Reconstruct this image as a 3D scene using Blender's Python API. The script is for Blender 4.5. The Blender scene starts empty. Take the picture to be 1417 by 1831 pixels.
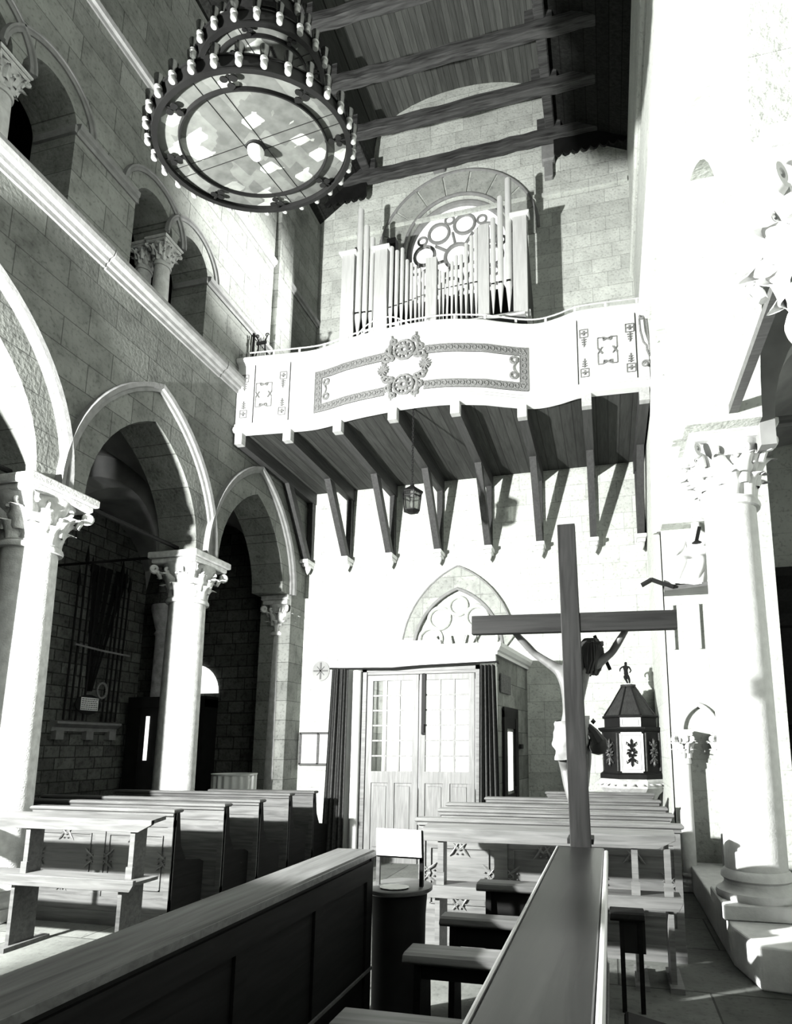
import bpy, math, random
from mathutils import Vector, Matrix
random.seed(7)
S = bpy.context.scene
COL = S.collection
pi, cos, sin, sqrt = math.pi, math.cos, math.sin, math.sqrt
R_ = math.radians

# ------------------------------------------------------------------ camera
YAW, PIT, FPX, PX, PY = R_(13.2), R_(9.24), 1074.2, 836.0, 1158.4
W_, H_ = 1417, 1831
cd = bpy.data.cameras.new('camera'); cam = bpy.data.objects.new('camera', cd); COL.objects.link(cam)
fw = Vector((-sin(YAW)*cos(PIT), cos(YAW)*cos(PIT), sin(PIT)))
rt = Vector((cos(YAW), sin(YAW), 0)); up = rt.cross(fw)
M = Matrix((rt, up, -fw)).transposed().to_4x4(); M.translation = Vector((0, 0, 1.6))
cam.matrix_world = M
cd.sensor_fit = 'VERTICAL'; cd.sensor_height = 24.0
cd.lens = FPX/H_*24.0
cd.shift_x = (W_/2-PX)/H_
cd.shift_y = (PY-H_/2)/H_
cd.clip_start = 0.05
S.camera = cam

# ------------------------------------------------------------------ view, world, lights
S.view_settings.view_transform = 'Standard'
S.view_settings.look = 'None'
S.view_settings.gamma = 1.0
S.view_settings.use_curve_mapping = False
S.view_settings.exposure = 0.0
w = bpy.data.worlds.new('world'); S.world = w; w.use_nodes = True
w.node_tree.nodes['Background'].inputs[0].default_value = (0.96, 1.0, 0.97, 1)
w.node_tree.nodes['Background'].inputs[1].default_value = 0.008
S.cycles.caustics_reflective = False
S.cycles.caustics_refractive = False
S.cycles.max_bounces = 6
S.cycles.diffuse_bounces = 1
S.cycles.transparent_max_bounces = 12

def lamp(name, kind, loc, power, size=0.1, target=None, spot=60, blend=.3, sy=None):
    l = bpy.data.lights.new(name, kind); l.energy = power; l.color = (1, 1, .985)
    if kind == 'AREA':
        l.shape = 'RECTANGLE'; l.size = size; l.size_y = sy or size
    else: l.shadow_soft_size = size
    if kind == 'SPOT': l.spot_size = R_(spot); l.spot_blend = blend
    o = bpy.data.objects.new(name, l); COL.objects.link(o); o.location = loc
    if target is not None:
        o.rotation_euler = (Vector(target)-Vector(loc)).to_track_quat('-Z', 'Y').to_euler()
    return o
lamp('flood_light', 'POINT', (-5.12, 1.0, 3.1), 7800, .09)
lamp('added_wall_spot', 'SPOT', (-1.6, 8.75, 8.7), 3200, .05, (-5.5, 7.75, 9.4), 50, .9)  # spot added to stand in for light thrown off the organ pipes
lamp('nave_fill', 'AREA', (-2.4, -3.0, 9.0), 8, 5.0, (-2.4, 6, 7.0), sy=4.0)  # soft fill light added above and behind the camera

# ------------------------------------------------------------------ materials
def nd(nt, t, **k):
    n = nt.nodes.new(t)
    for a, b in k.items(): setattr(n, a, b)
    return n
def base(name, rough=.8, metal=0., spec=.3):
    m = bpy.data.materials.new(name); m.use_nodes = True
    b = m.node_tree.nodes['Principled BSDF']
    b.inputs['Roughness'].default_value = rough; b.inputs['Metallic'].default_value = metal
    b.inputs['Specular IOR Level'].default_value = spec
    return m, m.node_tree, b
def g(v): return (v*.985, v, v*.975, 1)
def ramp(nt, fac, stops):
    r = nd(nt, 'ShaderNodeValToRGB'); e = r.color_ramp.elements
    e[0].position, e[0].color = stops[0][0], g(stops[0][1])
    e[1].position, e[1].color = stops[-1][0], g(stops[-1][1])
    for p, v in stops[1:-1]:
        x = e.new(p); x.color = g(v)
    nt.links.new(fac, r.inputs[0]); return r.outputs[0]
def plain(name, v, rough=.7, metal=0., spec=.3, var=.12, scale=6., bump=.0, bscale=40.):
    m, nt, b = base(name, rough, metal, spec)
    tc = nd(nt, 'ShaderNodeTexCoord'); n = nd(nt, 'ShaderNodeTexNoise')
    n.inputs['Scale'].default_value = scale; n.inputs['Detail'].default_value = 6
    nt.links.new(tc.outputs['Object'], n.inputs['Vector'])
    nt.links.new(ramp(nt, n.outputs[0], [(.3, v*(1-var)), (.7, v*(1+var))]), b.inputs['Base Color'])
    if bump:
        n2 = nd(nt, 'ShaderNodeTexNoise'); n2.inputs['Scale'].default_value = bscale; n2.inputs['Detail'].default_value = 8
        nt.links.new(tc.outputs['Object'], n2.inputs['Vector'])
        bp = nd(nt, 'ShaderNodeBump'); bp.inputs['Strength'].default_value = bump; bp.inputs['Distance'].default_value = .02
        nt.links.new(n2.outputs[0], bp.inputs['Height']); nt.links.new(bp.outputs[0], b.inputs['Normal'])
    return m
def stone(name, axes, lo, hi, bw=.62, bh=.33, mortar=.55, rough_scale=3., bump=.35, stain=.35, joint=.006):
    """ashlar: blocks with thin joints, mottled; axes picks which object axes run along and up"""
    m, nt, b = base(name, .9, 0, .15)
    tc = nd(nt, 'ShaderNodeTexCoord'); sp = nd(nt, 'ShaderNodeSeparateXYZ'); cb = nd(nt, 'ShaderNodeCombineXYZ')
    L = nt.links.new
    L(tc.outputs['Object'], sp.inputs[0])
    L(sp.outputs[axes[0]], cb.inputs[0]); L(sp.outputs[axes[1]], cb.inputs[1])
    br = nd(nt, 'ShaderNodeTexBrick'); br.offset = .47; br.squash = 1.35; br.squash_frequency = 3
    br.inputs['Scale'].default_value = 1.0; br.inputs['Mortar Size'].default_value = joint
    br.inputs['Mortar Smooth'].default_value = .3
    br.inputs['Brick Width'].default_value = bw; br.inputs['Row Height'].default_value = bh
    br.inputs['Color1'].default_value = g(lo); br.inputs['Color2'].default_value = g(hi)
    br.inputs['Mortar'].default_value = g(lo*mortar); br.inputs['Bias'].default_value = .0
    L(cb.outputs[0], br.inputs['Vector'])
    n = nd(nt, 'ShaderNodeTexNoise'); n.inputs['Scale'].default_value = rough_scale; n.inputs['Detail'].default_value = 9
    n.inputs['Roughness'].default_value = .65
    L(tc.outputs['Object'], n.inputs['Vector'])
    mx = nd(nt, 'ShaderNodeMix', data_type='RGBA', blend_type='MULTIPLY'); mx.inputs[0].default_value = 1
    L(br.outputs['Color'], mx.inputs[6])
    L(ramp(nt, n.outputs[0], [(.3, 1-stain), (.5, .92), (.72, 1.0+stain*.3)]), mx.inputs[7])
    n3 = nd(nt, 'ShaderNodeTexNoise'); n3.inputs['Scale'].default_value = 24; n3.inputs['Detail'].default_value = 5
    L(tc.outputs['Object'], n3.inputs['Vector'])
    mx2 = nd(nt, 'ShaderNodeMix', data_type='RGBA', blend_type='MULTIPLY'); mx2.inputs[0].default_value = 1
    L(mx.outputs[2], mx2.inputs[6]); L(ramp(nt, n3.outputs[0], [(.3, .72), (.45, 1.0)]), mx2.inputs[7])
    L(mx2.outputs[2], b.inputs['Base Color'])
    bp = nd(nt, 'ShaderNodeBump'); bp.inputs['Strength'].default_value = bump; bp.inputs['Distance'].default_value = .03
    L(n3.outputs[0], bp.inputs['Height'])
    bp2 = nd(nt, 'ShaderNodeBump'); bp2.inputs['Strength'].default_value = .5; bp2.inputs['Distance'].default_value = .012; bp2.invert = True
    L(br.outputs['Fac'], bp2.inputs['Height']); L(bp.outputs[0], bp2.inputs['Normal'])
    L(bp2.outputs[0], b.inputs['Normal'])
    return m
def wood(name, lo, hi, axis=0, rough=.45, spec=.4, plank=0, pax=0, scale=1.0, coat=0.):
    m, nt, b = base(name, rough, 0, spec); L = nt.links.new
    if coat:
        b.inputs['Coat Weight'].default_value = coat; b.inputs['Coat Roughness'].default_value = .22
    tc = nd(nt, 'ShaderNodeTexCoord'); mp = nd(nt, 'ShaderNodeMapping')
    sc = [14*scale]*3; sc[axis] = 1.1*scale; mp.inputs['Scale'].default_value = sc
    L(tc.outputs['Object'], mp.inputs['Vector'])
    n = nd(nt, 'ShaderNodeTexNoise'); n.inputs['Scale'].default_value = 2.2; n.inputs['Detail'].default_value = 8
    n.inputs['Distortion'].default_value = .7
    L(mp.outputs[0], n.inputs['Vector'])
    c = ramp(nt, n.outputs[0], [(.3, lo), (.5, (lo+hi)/2), (.7, hi)])
    if plank:
        sp = nd(nt, 'ShaderNodeSeparateXYZ'); L(tc.outputs['Object'], sp.inputs[0])
        mu = nd(nt, 'ShaderNodeMath', operation='DIVIDE'); L(sp.outputs[pax], mu.inputs[0]); mu.inputs[1].default_value = plank
        fr = nd(nt, 'ShaderNodeMath', operation='FRACT'); L(mu.outputs[0], fr.inputs[0])
        fl = nd(nt, 'ShaderNodeMath', operation='FLOOR'); L(mu.outputs[0], fl.inputs[0])
        wn = nd(nt, 'ShaderNodeTexWhiteNoise', noise_dimensions='1D'); L(fl.outputs[0], wn.inputs['W'])
        j = ramp(nt, fr.outputs[0], [(.0, .12), (.05, 1.), (.95, 1.), (1., .12)])
        t = ramp(nt, wn.outputs[0], [(0, .72), (1, 1.15)])
        a = nd(nt, 'ShaderNodeMix', data_type='RGBA', blend_type='MULTIPLY'); a.inputs[0].default_value = 1
        L(c, a.inputs[6]); L(j, a.inputs[7])
        a2 = nd(nt, 'ShaderNodeMix', data_type='RGBA', blend_type='MULTIPLY'); a2.inputs[0].default_value = 1
        L(a.outputs[2], a2.inputs[6]); L(t, a2.inputs[7]); c = a2.outputs[2]
    L(c, b.inputs['Base Color'])
    bp = nd(nt, 'ShaderNodeBump'); bp.inputs['Strength'].default_value = .12; bp.inputs['Distance'].default_value = .01
    L(n.outputs[0], bp.inputs['Height']); L(bp.outputs[0], b.inputs['Normal'])
    return m
def glass(name, tint=1., refl=.12, rough=.02):
    m = bpy.data.materials.new(name); m.use_nodes = True; nt = m.node_tree; nt.nodes.clear()
    o = nd(nt, 'ShaderNodeOutputMaterial'); t = nd(nt, 'ShaderNodeBsdfTransparent'); gl = nd(nt, 'ShaderNodeBsdfGlossy')
    t.inputs[0].default_value = g(tint); gl.inputs['Roughness'].default_value = rough
    mx = nd(nt, 'ShaderNodeMixShader'); mx.inputs[0].default_value = refl
    nt.links.new(t.outputs[0], mx.inputs[1]); nt.links.new(gl.outputs[0], mx.inputs[2]); nt.links.new(mx.outputs[0], o.inputs[0])
    return m
def glow(name, v):
    m, nt, b = base(name, .6); b.inputs['Base Color'].default_value = g(.7)
    b.inputs['Emission Color'].default_value = g(1.); b.inputs['Emission Strength'].default_value = v
    return m

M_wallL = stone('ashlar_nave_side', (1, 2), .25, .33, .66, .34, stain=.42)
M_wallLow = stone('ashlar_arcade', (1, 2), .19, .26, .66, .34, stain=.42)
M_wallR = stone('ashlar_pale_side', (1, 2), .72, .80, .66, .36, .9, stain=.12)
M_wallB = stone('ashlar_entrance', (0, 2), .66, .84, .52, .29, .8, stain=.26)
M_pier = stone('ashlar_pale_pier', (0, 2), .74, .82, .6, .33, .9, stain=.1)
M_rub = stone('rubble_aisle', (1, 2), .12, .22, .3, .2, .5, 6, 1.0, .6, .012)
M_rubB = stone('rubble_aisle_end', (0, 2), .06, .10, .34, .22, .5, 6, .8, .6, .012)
M_plaster = plain('aisle_plaster', .34, .9, var=.25, scale=2.2)
M_stoneM = plain('moulding_stone', .26, .85, var=.15, scale=9, bump=.2)
M_hood = plain('hood_mould_stone', .24, .85, var=.15, scale=9, bump=.2)
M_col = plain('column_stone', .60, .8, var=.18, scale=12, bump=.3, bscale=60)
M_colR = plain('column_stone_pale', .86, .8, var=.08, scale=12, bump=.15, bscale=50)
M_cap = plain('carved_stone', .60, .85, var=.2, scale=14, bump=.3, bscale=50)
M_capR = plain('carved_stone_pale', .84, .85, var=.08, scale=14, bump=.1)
M_floor = stone('floor_slabs', (0, 1), .12, .17, 1.1, .9, .5, 4, .2, .3, .008)
M_woodL = wood('pale_oak', .10, .20, 0, .5)
M_woodK = wood('pale_oak_dimmed', .05, .11, 0, .5)  # oak colour darkened to offset the close flood light on the left
M_woodM = wood('mid_oak', .06, .12, 0, .45)
M_woodD = wood('dark_oak', .004, .010, 1, .6, .12)
M_woodTop = wood('polished_bench_top', .008, .016, 1, .32, .25, coat=.12, scale=.7)
M_woodTopL = wood('worn_bench_top', .05, .13, 1, .6, .1, scale=.7)
M_edge = wood('worn_edge', .30, .45, 1, .4, .5)
M_cross = wood('cross_wood', .008, .026, 2, .6, .2)
M_gplank = wood('gallery_planks', .035, .065, 1, .7, .2, plank=.17, pax=0)
M_beamG = wood('gallery_beam', .03, .055, 1, .6, .3)
M_beamEnd = wood('beam_end_pale', .35, .48, 1, .7, .2)
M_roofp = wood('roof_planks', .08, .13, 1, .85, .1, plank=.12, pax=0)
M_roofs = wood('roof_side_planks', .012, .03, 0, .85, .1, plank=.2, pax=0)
M_beamR = wood('roof_beam_wood', .02, .10, 0, .8, .2, scale=.8)
M_dark = plain('near_black_wood', .010, .6, spec=.15, var=.3)
M_black = plain('void_dark', .006, .9)
M_iron = plain('wrought_iron', .006, .6, .0, .2, var=.3)
M_paint = plain('white_paint', .80, .55, var=.04)
M_paintG = plain('stucco_relief_grey', .20, .8, var=.35, scale=60, bump=.5, bscale=120)
M_rail = plain('rail_white_paint', .62, .5)
M_pipe = plain('pipe_tin', .85, .42, .25, .5, var=.04)
M_pboard = wood('organ_board', .50, .62, 2, .6, .2)
M_case = wood('organ_case_side', .05, .09, 2, .6, .2, plank=.22, pax=1)
M_curt = plain('curtain_cloth', .055, .9, var=.3, scale=30)
M_paper = plain('paper', .86, .8, var=.02)
M_gilt = plain('cup_brass', .28, .4, .3, .5)
M_glassC = glass('cup_glass', .45, .12, .15)
M_glass = glass('door_glass', .97, .06)
M_bulb = plain('bulb_glass', .8, .1, .0, .9, var=.02)
M_skin = plain('carved_flesh', .11, .5, 0, .5, var=.2, scale=20)
M_cloth = plain('carved_cloth', .24, .6, var=.15, scale=20)
M_hair = plain('carved_hair', .02, .6, var=.3)
M_lit = glow('daylit_opening', 1.6)
M_rosep = glow('daylit_rose_pane', 1.1)
M_text = plain('black_ink', .03, .8)

# ------------------------------------------------------------------ mesh builder
ORG = {}
class B:
    def __init__(s): s.v = []; s.f = []
    def add(s, vs, fs):
        k = len(s.v); s.v += [tuple(map(float, p)) for p in vs]; s.f += [tuple(i+k for i in q) for q in fs]; return s
    def box(s, x0, x1, y0, y1, z0, z1, c=0.):
        x0, x1 = min(x0, x1), max(x0, x1); y0, y1 = min(y0, y1), max(y0, y1); z0, z1 = min(z0, z1), max(z0, z1)
        if c:   # chamfered: an octagon-ish inset top and bottom
            c = min(c, (x1-x0)/3, (y1-y0)/3, (z1-z0)/3)
            def ring(i, z): return [(x0+i, y0+i, z), (x1-i, y0+i, z), (x1-i, y1-i, z), (x0+i, y1-i, z)]
            rs = [ring(c, z0), ring(0, z0+c), ring(0, z1-c), ring(c, z1)]
            vs = sum(rs, []); fs = [(3, 2, 1, 0), (12, 13, 14, 15)]
            for r in range(3):
                for i in range(4): fs.append((r*4+i, r*4+(i+1) % 4, r*4+4+(i+1) % 4, r*4+4+i))
            return s.add(vs, fs)
        vs = [(x, y, z) for z in (z0, z1) for y in (y0, y1) for x in (x0, x1)]
        return s.add(vs, [(0, 2, 3, 1), (4, 5, 7, 6), (0, 1, 5, 4), (2, 6, 7, 3), (0, 4, 6, 2), (1, 3, 7, 5)])
    def beam(s, a, b, w, h, upv=(0, 0, 1)):
        a, b = Vector(a), Vector(b); d = (b-a).normalized(); r = d.cross(Vector(upv))
        if r.length < 1e-4: r = d.cross(Vector((1, 0, 0)))
        r.normalize(); u = r.cross(d)
        vs = [p+r*sx*w/2+u*sz*h/2 for p in (a, b) for sx, sz in ((-1, -1), (1, -1), (1, 1), (-1, 1))]
        return s.add(vs, [(3, 2, 1, 0), (4, 5, 6, 7), (0, 1, 5, 4), (1, 2, 6, 5), (2, 3, 7, 6), (3, 0, 4, 7)])
    def tube(s, pts, r, n=8, caps=True, closed=False):
        pts = [Vector(p) for p in pts]; rr = r if isinstance(r, (list, tuple)) else [r]*len(pts)
        N = len(pts); rings = []; prev = None
        for i, p in enumerate(pts):
            if closed: d = pts[(i+1) % N]-pts[i-1]
            else: d = pts[min(i+1, N-1)]-pts[max(i-1, 0)]
            d.normalize()
            if prev is None:
                a = d.orthogonal().normalized()
            else:
                a = prev-d*prev.dot(d)
                a = a.normalized() if a.length > 1e-5 else d.orthogonal().normalized()
            prev = a; b = d.cross(a)
            rings.append([p+(a*cos(2*pi*k/n)+b*sin(2*pi*k/n))*rr[i] for k in range(n)])
        vs = sum(rings, []); fs = []
        for i in range(N if closed else N-1):
            j = (i+1) % N
            for k in range(n): fs.append((i*n+k, i*n+(k+1) % n, j*n+(k+1) % n, j*n+k))
        if caps and not closed:
            fs.append(tuple(reversed(range(n)))); fs.append(tuple((N-1)*n+k for k in range(n)))
        return s.add(vs, fs)
    def lathe(s, prof, c=(0, 0, 0), n=24, a0=0, a1=2*pi, mat=None, sx=1, sy=1):
        full = abs(a1-a0-2*pi) < 1e-6; m = n if full else n+1
        vs = []
        for r, z in prof:
            for k in range(m):
                t = a0+(a1-a0)*k/n; p = Vector((r*cos(t)*sx, r*sin(t)*sy, z))
                if mat: p = mat @ p
                vs.append(p+Vector(c))
        fs = []
        for i in range(len(prof)-1):
            for k in range(n):
                q = (k+1) % m
                fs.append((i*m+k, i*m+q, (i+1)*m+q, (i+1)*m+k))
        if full:
            if prof[0][0] > 1e-5: fs.append(tuple(reversed(range(m))))
            if prof[-1][0] > 1e-5: fs.append(tuple((len(prof)-1)*m+k for k in range(m)))
        return s.add(vs, fs)
    def prism(s, poly, fn, d0, d1):
        """poly: list of (u,v); fn(u,v,d)->xyz"""
        n = len(poly); vs = [fn(u, v, d0) for u, v in poly]+[fn(u, v, d1) for u, v in poly]
        fs = [tuple(range(n)), tuple(reversed(range(n, 2*n)))]
        for i in range(n): fs.append((i, (i+1) % n, n+(i+1) % n, n+i))
        return s.add(vs, fs)
    def grid(s, fn, nu, nv, cu=False, cv=False):
        vs = [fn(i/nu, j/nv) for i in range(nu if cu else nu+1) for j in range(nv if cv else nv+1)]
        mu, mv = (nu if cu else nu+1), (nv if cv else nv+1); fs = []
        for i in range(nu):
            for j in range(nv):
                a, b = (i+1) % mu, (j+1) % mv
                fs.append((i*mv+j, a*mv+j, a*mv+b, i*mv+b))
        return s.add(vs, fs)
    def sweep(s, prof, path, closed=False):
        """prof: (a,b) offsets; path: list of (origin, A, Bv) frames"""
        n = len(prof); vs = []
        for o, A, Bv in path:
            for a, b in prof: vs.append(Vector(o)+Vector(A)*a+Vector(Bv)*b)
        fs = []; N = len(path)
        for i in range(N if closed else N-1):
            j = (i+1) % N
            for k in range(n): fs.append((i*n+k, i*n+(k+1) % n, j*n+(k+1) % n, j*n+k))
        if not closed: fs.append(tuple(reversed(range(n)))); fs.append(tuple((N-1)*n+k for k in range(n)))
        return s.add(vs, fs)
    def strips(s, bot, top, fn, d0, d1, ends=True):
        """solid between polylines bot(u) and top(u) sharing the same u list"""
        n = len(bot)
        F0 = [fn(u, z, d0) for u, z in bot]; F1 = [fn(u, z, d0) for u, z in top]
        G0 = [fn(u, z, d1) for u, z in bot]; G1 = [fn(u, z, d1) for u, z in top]
        vs = F0+F1+G0+G1; fs = []
        for i in range(n-1):
            if abs(bot[i+1][0]-bot[i][0]) > 1e-6:
                fs.append((i, i+1, n+i+1, n+i)); fs.append((2*n+i+1, 2*n+i, 3*n+i, 3*n+i+1))
            fs.append((i+1, i, 2*n+i, 2*n+i+1)); fs.append((n+i, n+i+1, 3*n+i+1, 3*n+i))
        if ends:
            fs.append((0, n, 3*n, 2*n)); fs.append((2*n-1, n-1, 3*n-1, 4*n-1))
        return s.add(vs, fs)
    def build(s, name, mat, parent=None, smooth=False, bev=0., flip=False):
        o_ = ORG.get(parent.name, Vector((0, 0, 0))) if parent else Vector((0, 0, 0))
        me = bpy.data.meshes.new(name)
        me.from_pydata([tuple(Vector(p)-o_) for p in s.v], [], s.f); me.validate()
        import bmesh
        bm = bmesh.new(); bm.from_mesh(me)
        bmesh.ops.remove_doubles(bm, verts=bm.verts, dist=1e-5)
        bmesh.ops.recalc_face_normals(bm, faces=bm.faces)
        bm.to_mesh(me); bm.free()
        me.materials.append(mat)
        if smooth:
            for p in me.polygons: p.use_smooth = True
        o = bpy.data.objects.new(name, me); COL.objects.link(o)
        if parent: o.parent = parent; ORG[o.name] = o_
        if smooth:
            md = o.modifiers.new('edges', 'EDGE_SPLIT'); md.split_angle = R_(38)
        if bev:
            md = o.modifiers.new('bevel', 'BEVEL'); md.width = bev; md.segments = 2; md.limit_method = 'ANGLE'; md.angle_limit = R_(50)
        return o
def tag(o, label, cat, group=None, kind=None):
    if label: o['label'] = label
    if cat: o['category'] = cat
    if group: o['group'] = group
    if kind: o['kind'] = kind
    return o
def thing(name, loc, label, cat, group=None):
    o = bpy.data.objects.new(name, None); COL.objects.link(o); o.location = loc; o.empty_display_size = .1
    ORG[o.name] = Vector(loc); return tag(o, label, cat, group)
def struct(o): o['kind'] = 'structure'; return o
def copy_tree(o, loc=None, rot=None, label=None, parent=None):
    c = o.copy(); COL.objects.link(c)
    if parent: c.parent = parent
    if loc is not None: c.location = loc
    if rot is not None: c.rotation_euler = (0, 0, rot)
    if label: c['label'] = label
    for ch in list(o.children): copy_tree(ch, parent=c)
    return c
def pointed(a, h):
    R = (a*a+h*h)/(2*a)
    return lambda u: sqrt(max(0, R*R-(abs(u)+R-a)**2))
def arch_pts(c, a, z0, zf, n=20):
    return [(c+a*-cos(pi*k/n), z0+zf(-a*cos(pi*k/n))) for k in range(n+1)]

# ================================================================== SETTING
XL, XLb, XR, XRb, D = -5.5, -6.1, 0.72, 1.32, 10.05
XAL, XAR, YF = -9.0, 4.2, -4.0
YC = [4.81-2.42*3, 4.81-2.42*2, 4.81-2.42, 4.81, 7.23]        # left columns
YR = [5.3-2.45*3, 5.3-2.45*2, 2.85, 5.3]                        # right columns
fY = lambda u, z, d: (d, u, z)
fX = lambda u, z, d: (u, d, z)
ZS = 4.27

b = B(); b.box(XAL-.3, XAR+.3, YF, D+.4, -.3, 0)
struct(b.build('floor', M_floor))
# low stone kerb the right-hand column stands on
b = B()
b.prism([(.83, 5.06), (.92, 4.61), (1.5, 4.50), (1.5, 7.6), (.83, 7.6)], lambda u, v, d: (u, v, d), 0, .28)
for y0 in (2.2, -.3, -2.7): b.box(.86, 1.5, y0, y0+1.2, 0, .28)
struct(b.build('trim_1', M_colR, bev=.015))

# left arcade wall
zf = pointed(.92, 1.42)
bot = [(YF, ZS)]
for y in YC[:-1]: bot += arch_pts(y+1.21, .92, ZS, zf)
bot += arch_pts(8.33, .9, ZS, pointed(.9, 1.42)) + [(9.55, ZS), (9.55, 0), (D, 0)]
b = B(); b.strips(bot, [(u, 7.22) for u, z in bot], fY, XL, XLb)
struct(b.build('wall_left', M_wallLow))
# left upper wall with the paired openings
rf = lambda u: sqrt(max(0, .32*.32-u*u))
bot = [(YF, 7.22)]
PAIRS = [6.06-2.25*k for k in (4, 3, 2, 1, 0)]
for c in PAIRS:
    bot += [(c-.69, 7.22), (c-.69, 8.35)] + arch_pts(c-.37, .32, 8.35, rf, 14) + arch_pts(c+.37, .32, 8.35, rf, 14) + [(c+.69, 8.35), (c+.69, 7.22)]
bot += [(D, 7.22)]
b = B(); b.strips(bot, [(u, 12.35) for u, z in bot], fY, XL, XLb)
b.box(XL, XL+.10, 8.42, 8.86, 7.3, 12.3)      # pilaster
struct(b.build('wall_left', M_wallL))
# unseen panels added in the left arcade bays to keep light from the aisle
b = B(); b.box(-5.62, -5.58, YF, 2.35, 0, ZS); b.box(-5.62, -5.58, 2.48, 4.20, 0, ZS)
struct(b.build('shade_blocker_aisle', M_wallLow))
b = B(); b.box(-4.95, -4.6, 1.57, 1.63, 0, 2.52); b.box(-4.6, -2.6, 1.57, 1.63, 0, 2.28); b.box(-2.63, -2.57, .1, 1.57, 0, 2.0); struct(b.build('shade_blocker_nave', M_dark))  # unseen high panels added only to shade the foreground
# right wall
bot = [(YF, ZS)]
for y in YR[:-1]: bot += arch_pts(y+1.225, .93, ZS, zf)
bot += arch_pts(6.48, .88, ZS, pointed(.88, 1.42)) + [(7.6, ZS), (7.6, 0), (D, 0)]
b = B(); b.strips(bot, [(u, 12.6) for u, z in bot], fY, XR, XRb)
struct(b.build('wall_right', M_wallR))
# the front of the pier that closes the right aisle, with its small pointed doorway
cx, ax = 1.03, .17
bot = [(XRb-.6, 0), (cx-ax, 0), (cx-ax, 1.86)] + arch_pts(cx, ax, 1.86, pointed(ax, .26), 12) + [(cx+ax, 1.86), (cx+ax, 0), (2.0, 0)]
b = B(); b.strips(bot, [(u, 6.0) for u, z in bot], fX, 7.598, 7.75)
b.box(.86, 1.04, 7.9, 8.2, 0, 2.6)
struct(b.build('wall_right_end', M_pier))
b = B(); b.box(1.33, 1.87, 7.76, 9.9, 2.4, 6.0); b.box(.74, 2.0, 8.9, 9.0, 0, 2.4)
struct(b.build('wall_right_recess', M_rubB))
# entrance wall, with the round window opening
wc, wz, wr = -2.57, 11.33, 1.06
def circ(n, sgn): return [(wc-wr*cos(pi*k/n), wz+sgn*wr*sin(pi*k/n)) for k in range(n+1)]
lo = [(XAL, 0), (wc-wr, 0), (wc-wr, 0), (wc+wr, 0), (wc+wr, 0), (XAR, 0)]
hi = [(XAL, wz), (wc-wr, wz), (wc-wr, 9.6), (wc+wr, 9.6), (wc+wr, wz), (XAR, wz)]
b = B(); b.strips(lo, hi, fX, D, D+.55)
lo = [(XAL, wz)]+circ(24, 1)+[(XAR, wz)]
hi = [(XAL, 15.6)]+[(u, 15.6) for u, z in circ(24, 1)]+[(XAR, 15.6)]
b.strips(lo, hi, fX, D, D+.55)
struct(b.build('wall_back', M_wallB))
# voussoirs round the window, joints and all
b = B()
n = 9
for k in range(n):
    a0, a1 = pi*(-.04+k*1.08/n)+.014, pi*(-.04+(k+1)*1.08/n)-.014
    m = 5; pts = []
    for i in range(m+1): t = a0+(a1-a0)*i/m; pts.append((wc+(wr+.05)*cos(t), wz+(wr+.05)*sin(t)))
    for i in range(m, -1, -1): t = a0+(a1-a0)*i/m; pts.append((wc+(wr+.52)*cos(t), wz+.06+(wr+.52)*sin(t)))
    b.prism(pts, fX, D-.03, D+.02)
struct(b.build('trim_2', stone('voussoir_stone', (0, 2), .40, .5, 3, 3, 1, 4, .3, .3)))
b = B()
for rr, ww in ((wr+.55, .03), (wr+.02, .03)):
    b.tube([(wc+rr*cos(pi*k/40), D-.03, wz+rr*sin(pi*k/40)) for k in range(41)], ww, 8)
struct(b.build('trim_3', M_stoneM, smooth=True))
# aisle outer walls, end partition of the left aisle
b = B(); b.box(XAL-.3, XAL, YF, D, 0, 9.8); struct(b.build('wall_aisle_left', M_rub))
b = B(); b.box(XAR, XAR+.3, YF, D, 0, 9.8); struct(b.build('wall_aisle_right', M_wallR))
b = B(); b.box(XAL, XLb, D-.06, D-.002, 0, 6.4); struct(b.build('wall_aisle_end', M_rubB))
b = B(); b.box(1.95, XAR, 9.1, 9.2, 0, 6.3); struct(b.build('wall_right_chapel', M_pier))
b = B(); b.box(1.045, 1.22, 7.76, 7.79, 0, 2.35); struct(b.build('doorway_black_sheet', M_black))  # black sheet stands in for the shade inside the pointed doorway
# aisle vaults
def vault(name, x0, x1, ys, mat):
    b = B()
    for y0, y1 in ys:
        fx, fy = pointed((x1-x0)/2, 1.55), pointed((y1-y0)/2, 1.5)
        cx, cy = (x0+x1)/2, (y0+y1)/2
        b.grid(lambda i, j: (x0+(x1-x0)*i, y0+(y1-y0)*j, ZS+.15+max(fx(x0+(x1-x0)*i-cx), fy(y0+(y1-y0)*j-cy))), 20, 20)
    return struct(b.build(name, mat, smooth=True))
vault('ceiling_aisle_left', XAL, XLb, list(zip(YC[:-1], YC[1:]))+[(7.23, D)], M_plaster)
vault('ceiling_aisle_right', XRb, XAR, list(zip(YR[:-1], YR[1:]))+[(5.3, 7.7), (7.7, D)], M_plaster)
# transverse arches of the aisles
def transverse(x0, x1, y, mat):
    a = (x1-x0)/2-.12; f = pointed(a, 1.35)
    bot = [(x0, ZS-.2), (x0+.12, ZS-.2)]+arch_pts((x0+x1)/2, a, ZS, f)+[(x1-.12, ZS-.2), (x1, ZS-.2)]
    b = B(); b.strips(bot, [(u, 6.1) for u, z in bot], fX, y-.2, y+.2); return b
b = B()
for y in YC: b2 = transverse(XAL, XLb, y, None); b.add(b2.v, b2.f)
for y in YR: b2 = transverse(XRb, XAR, y, None); b.add(b2.v, b2.f)
struct(b.build('trim_4', M_plaster))
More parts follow.
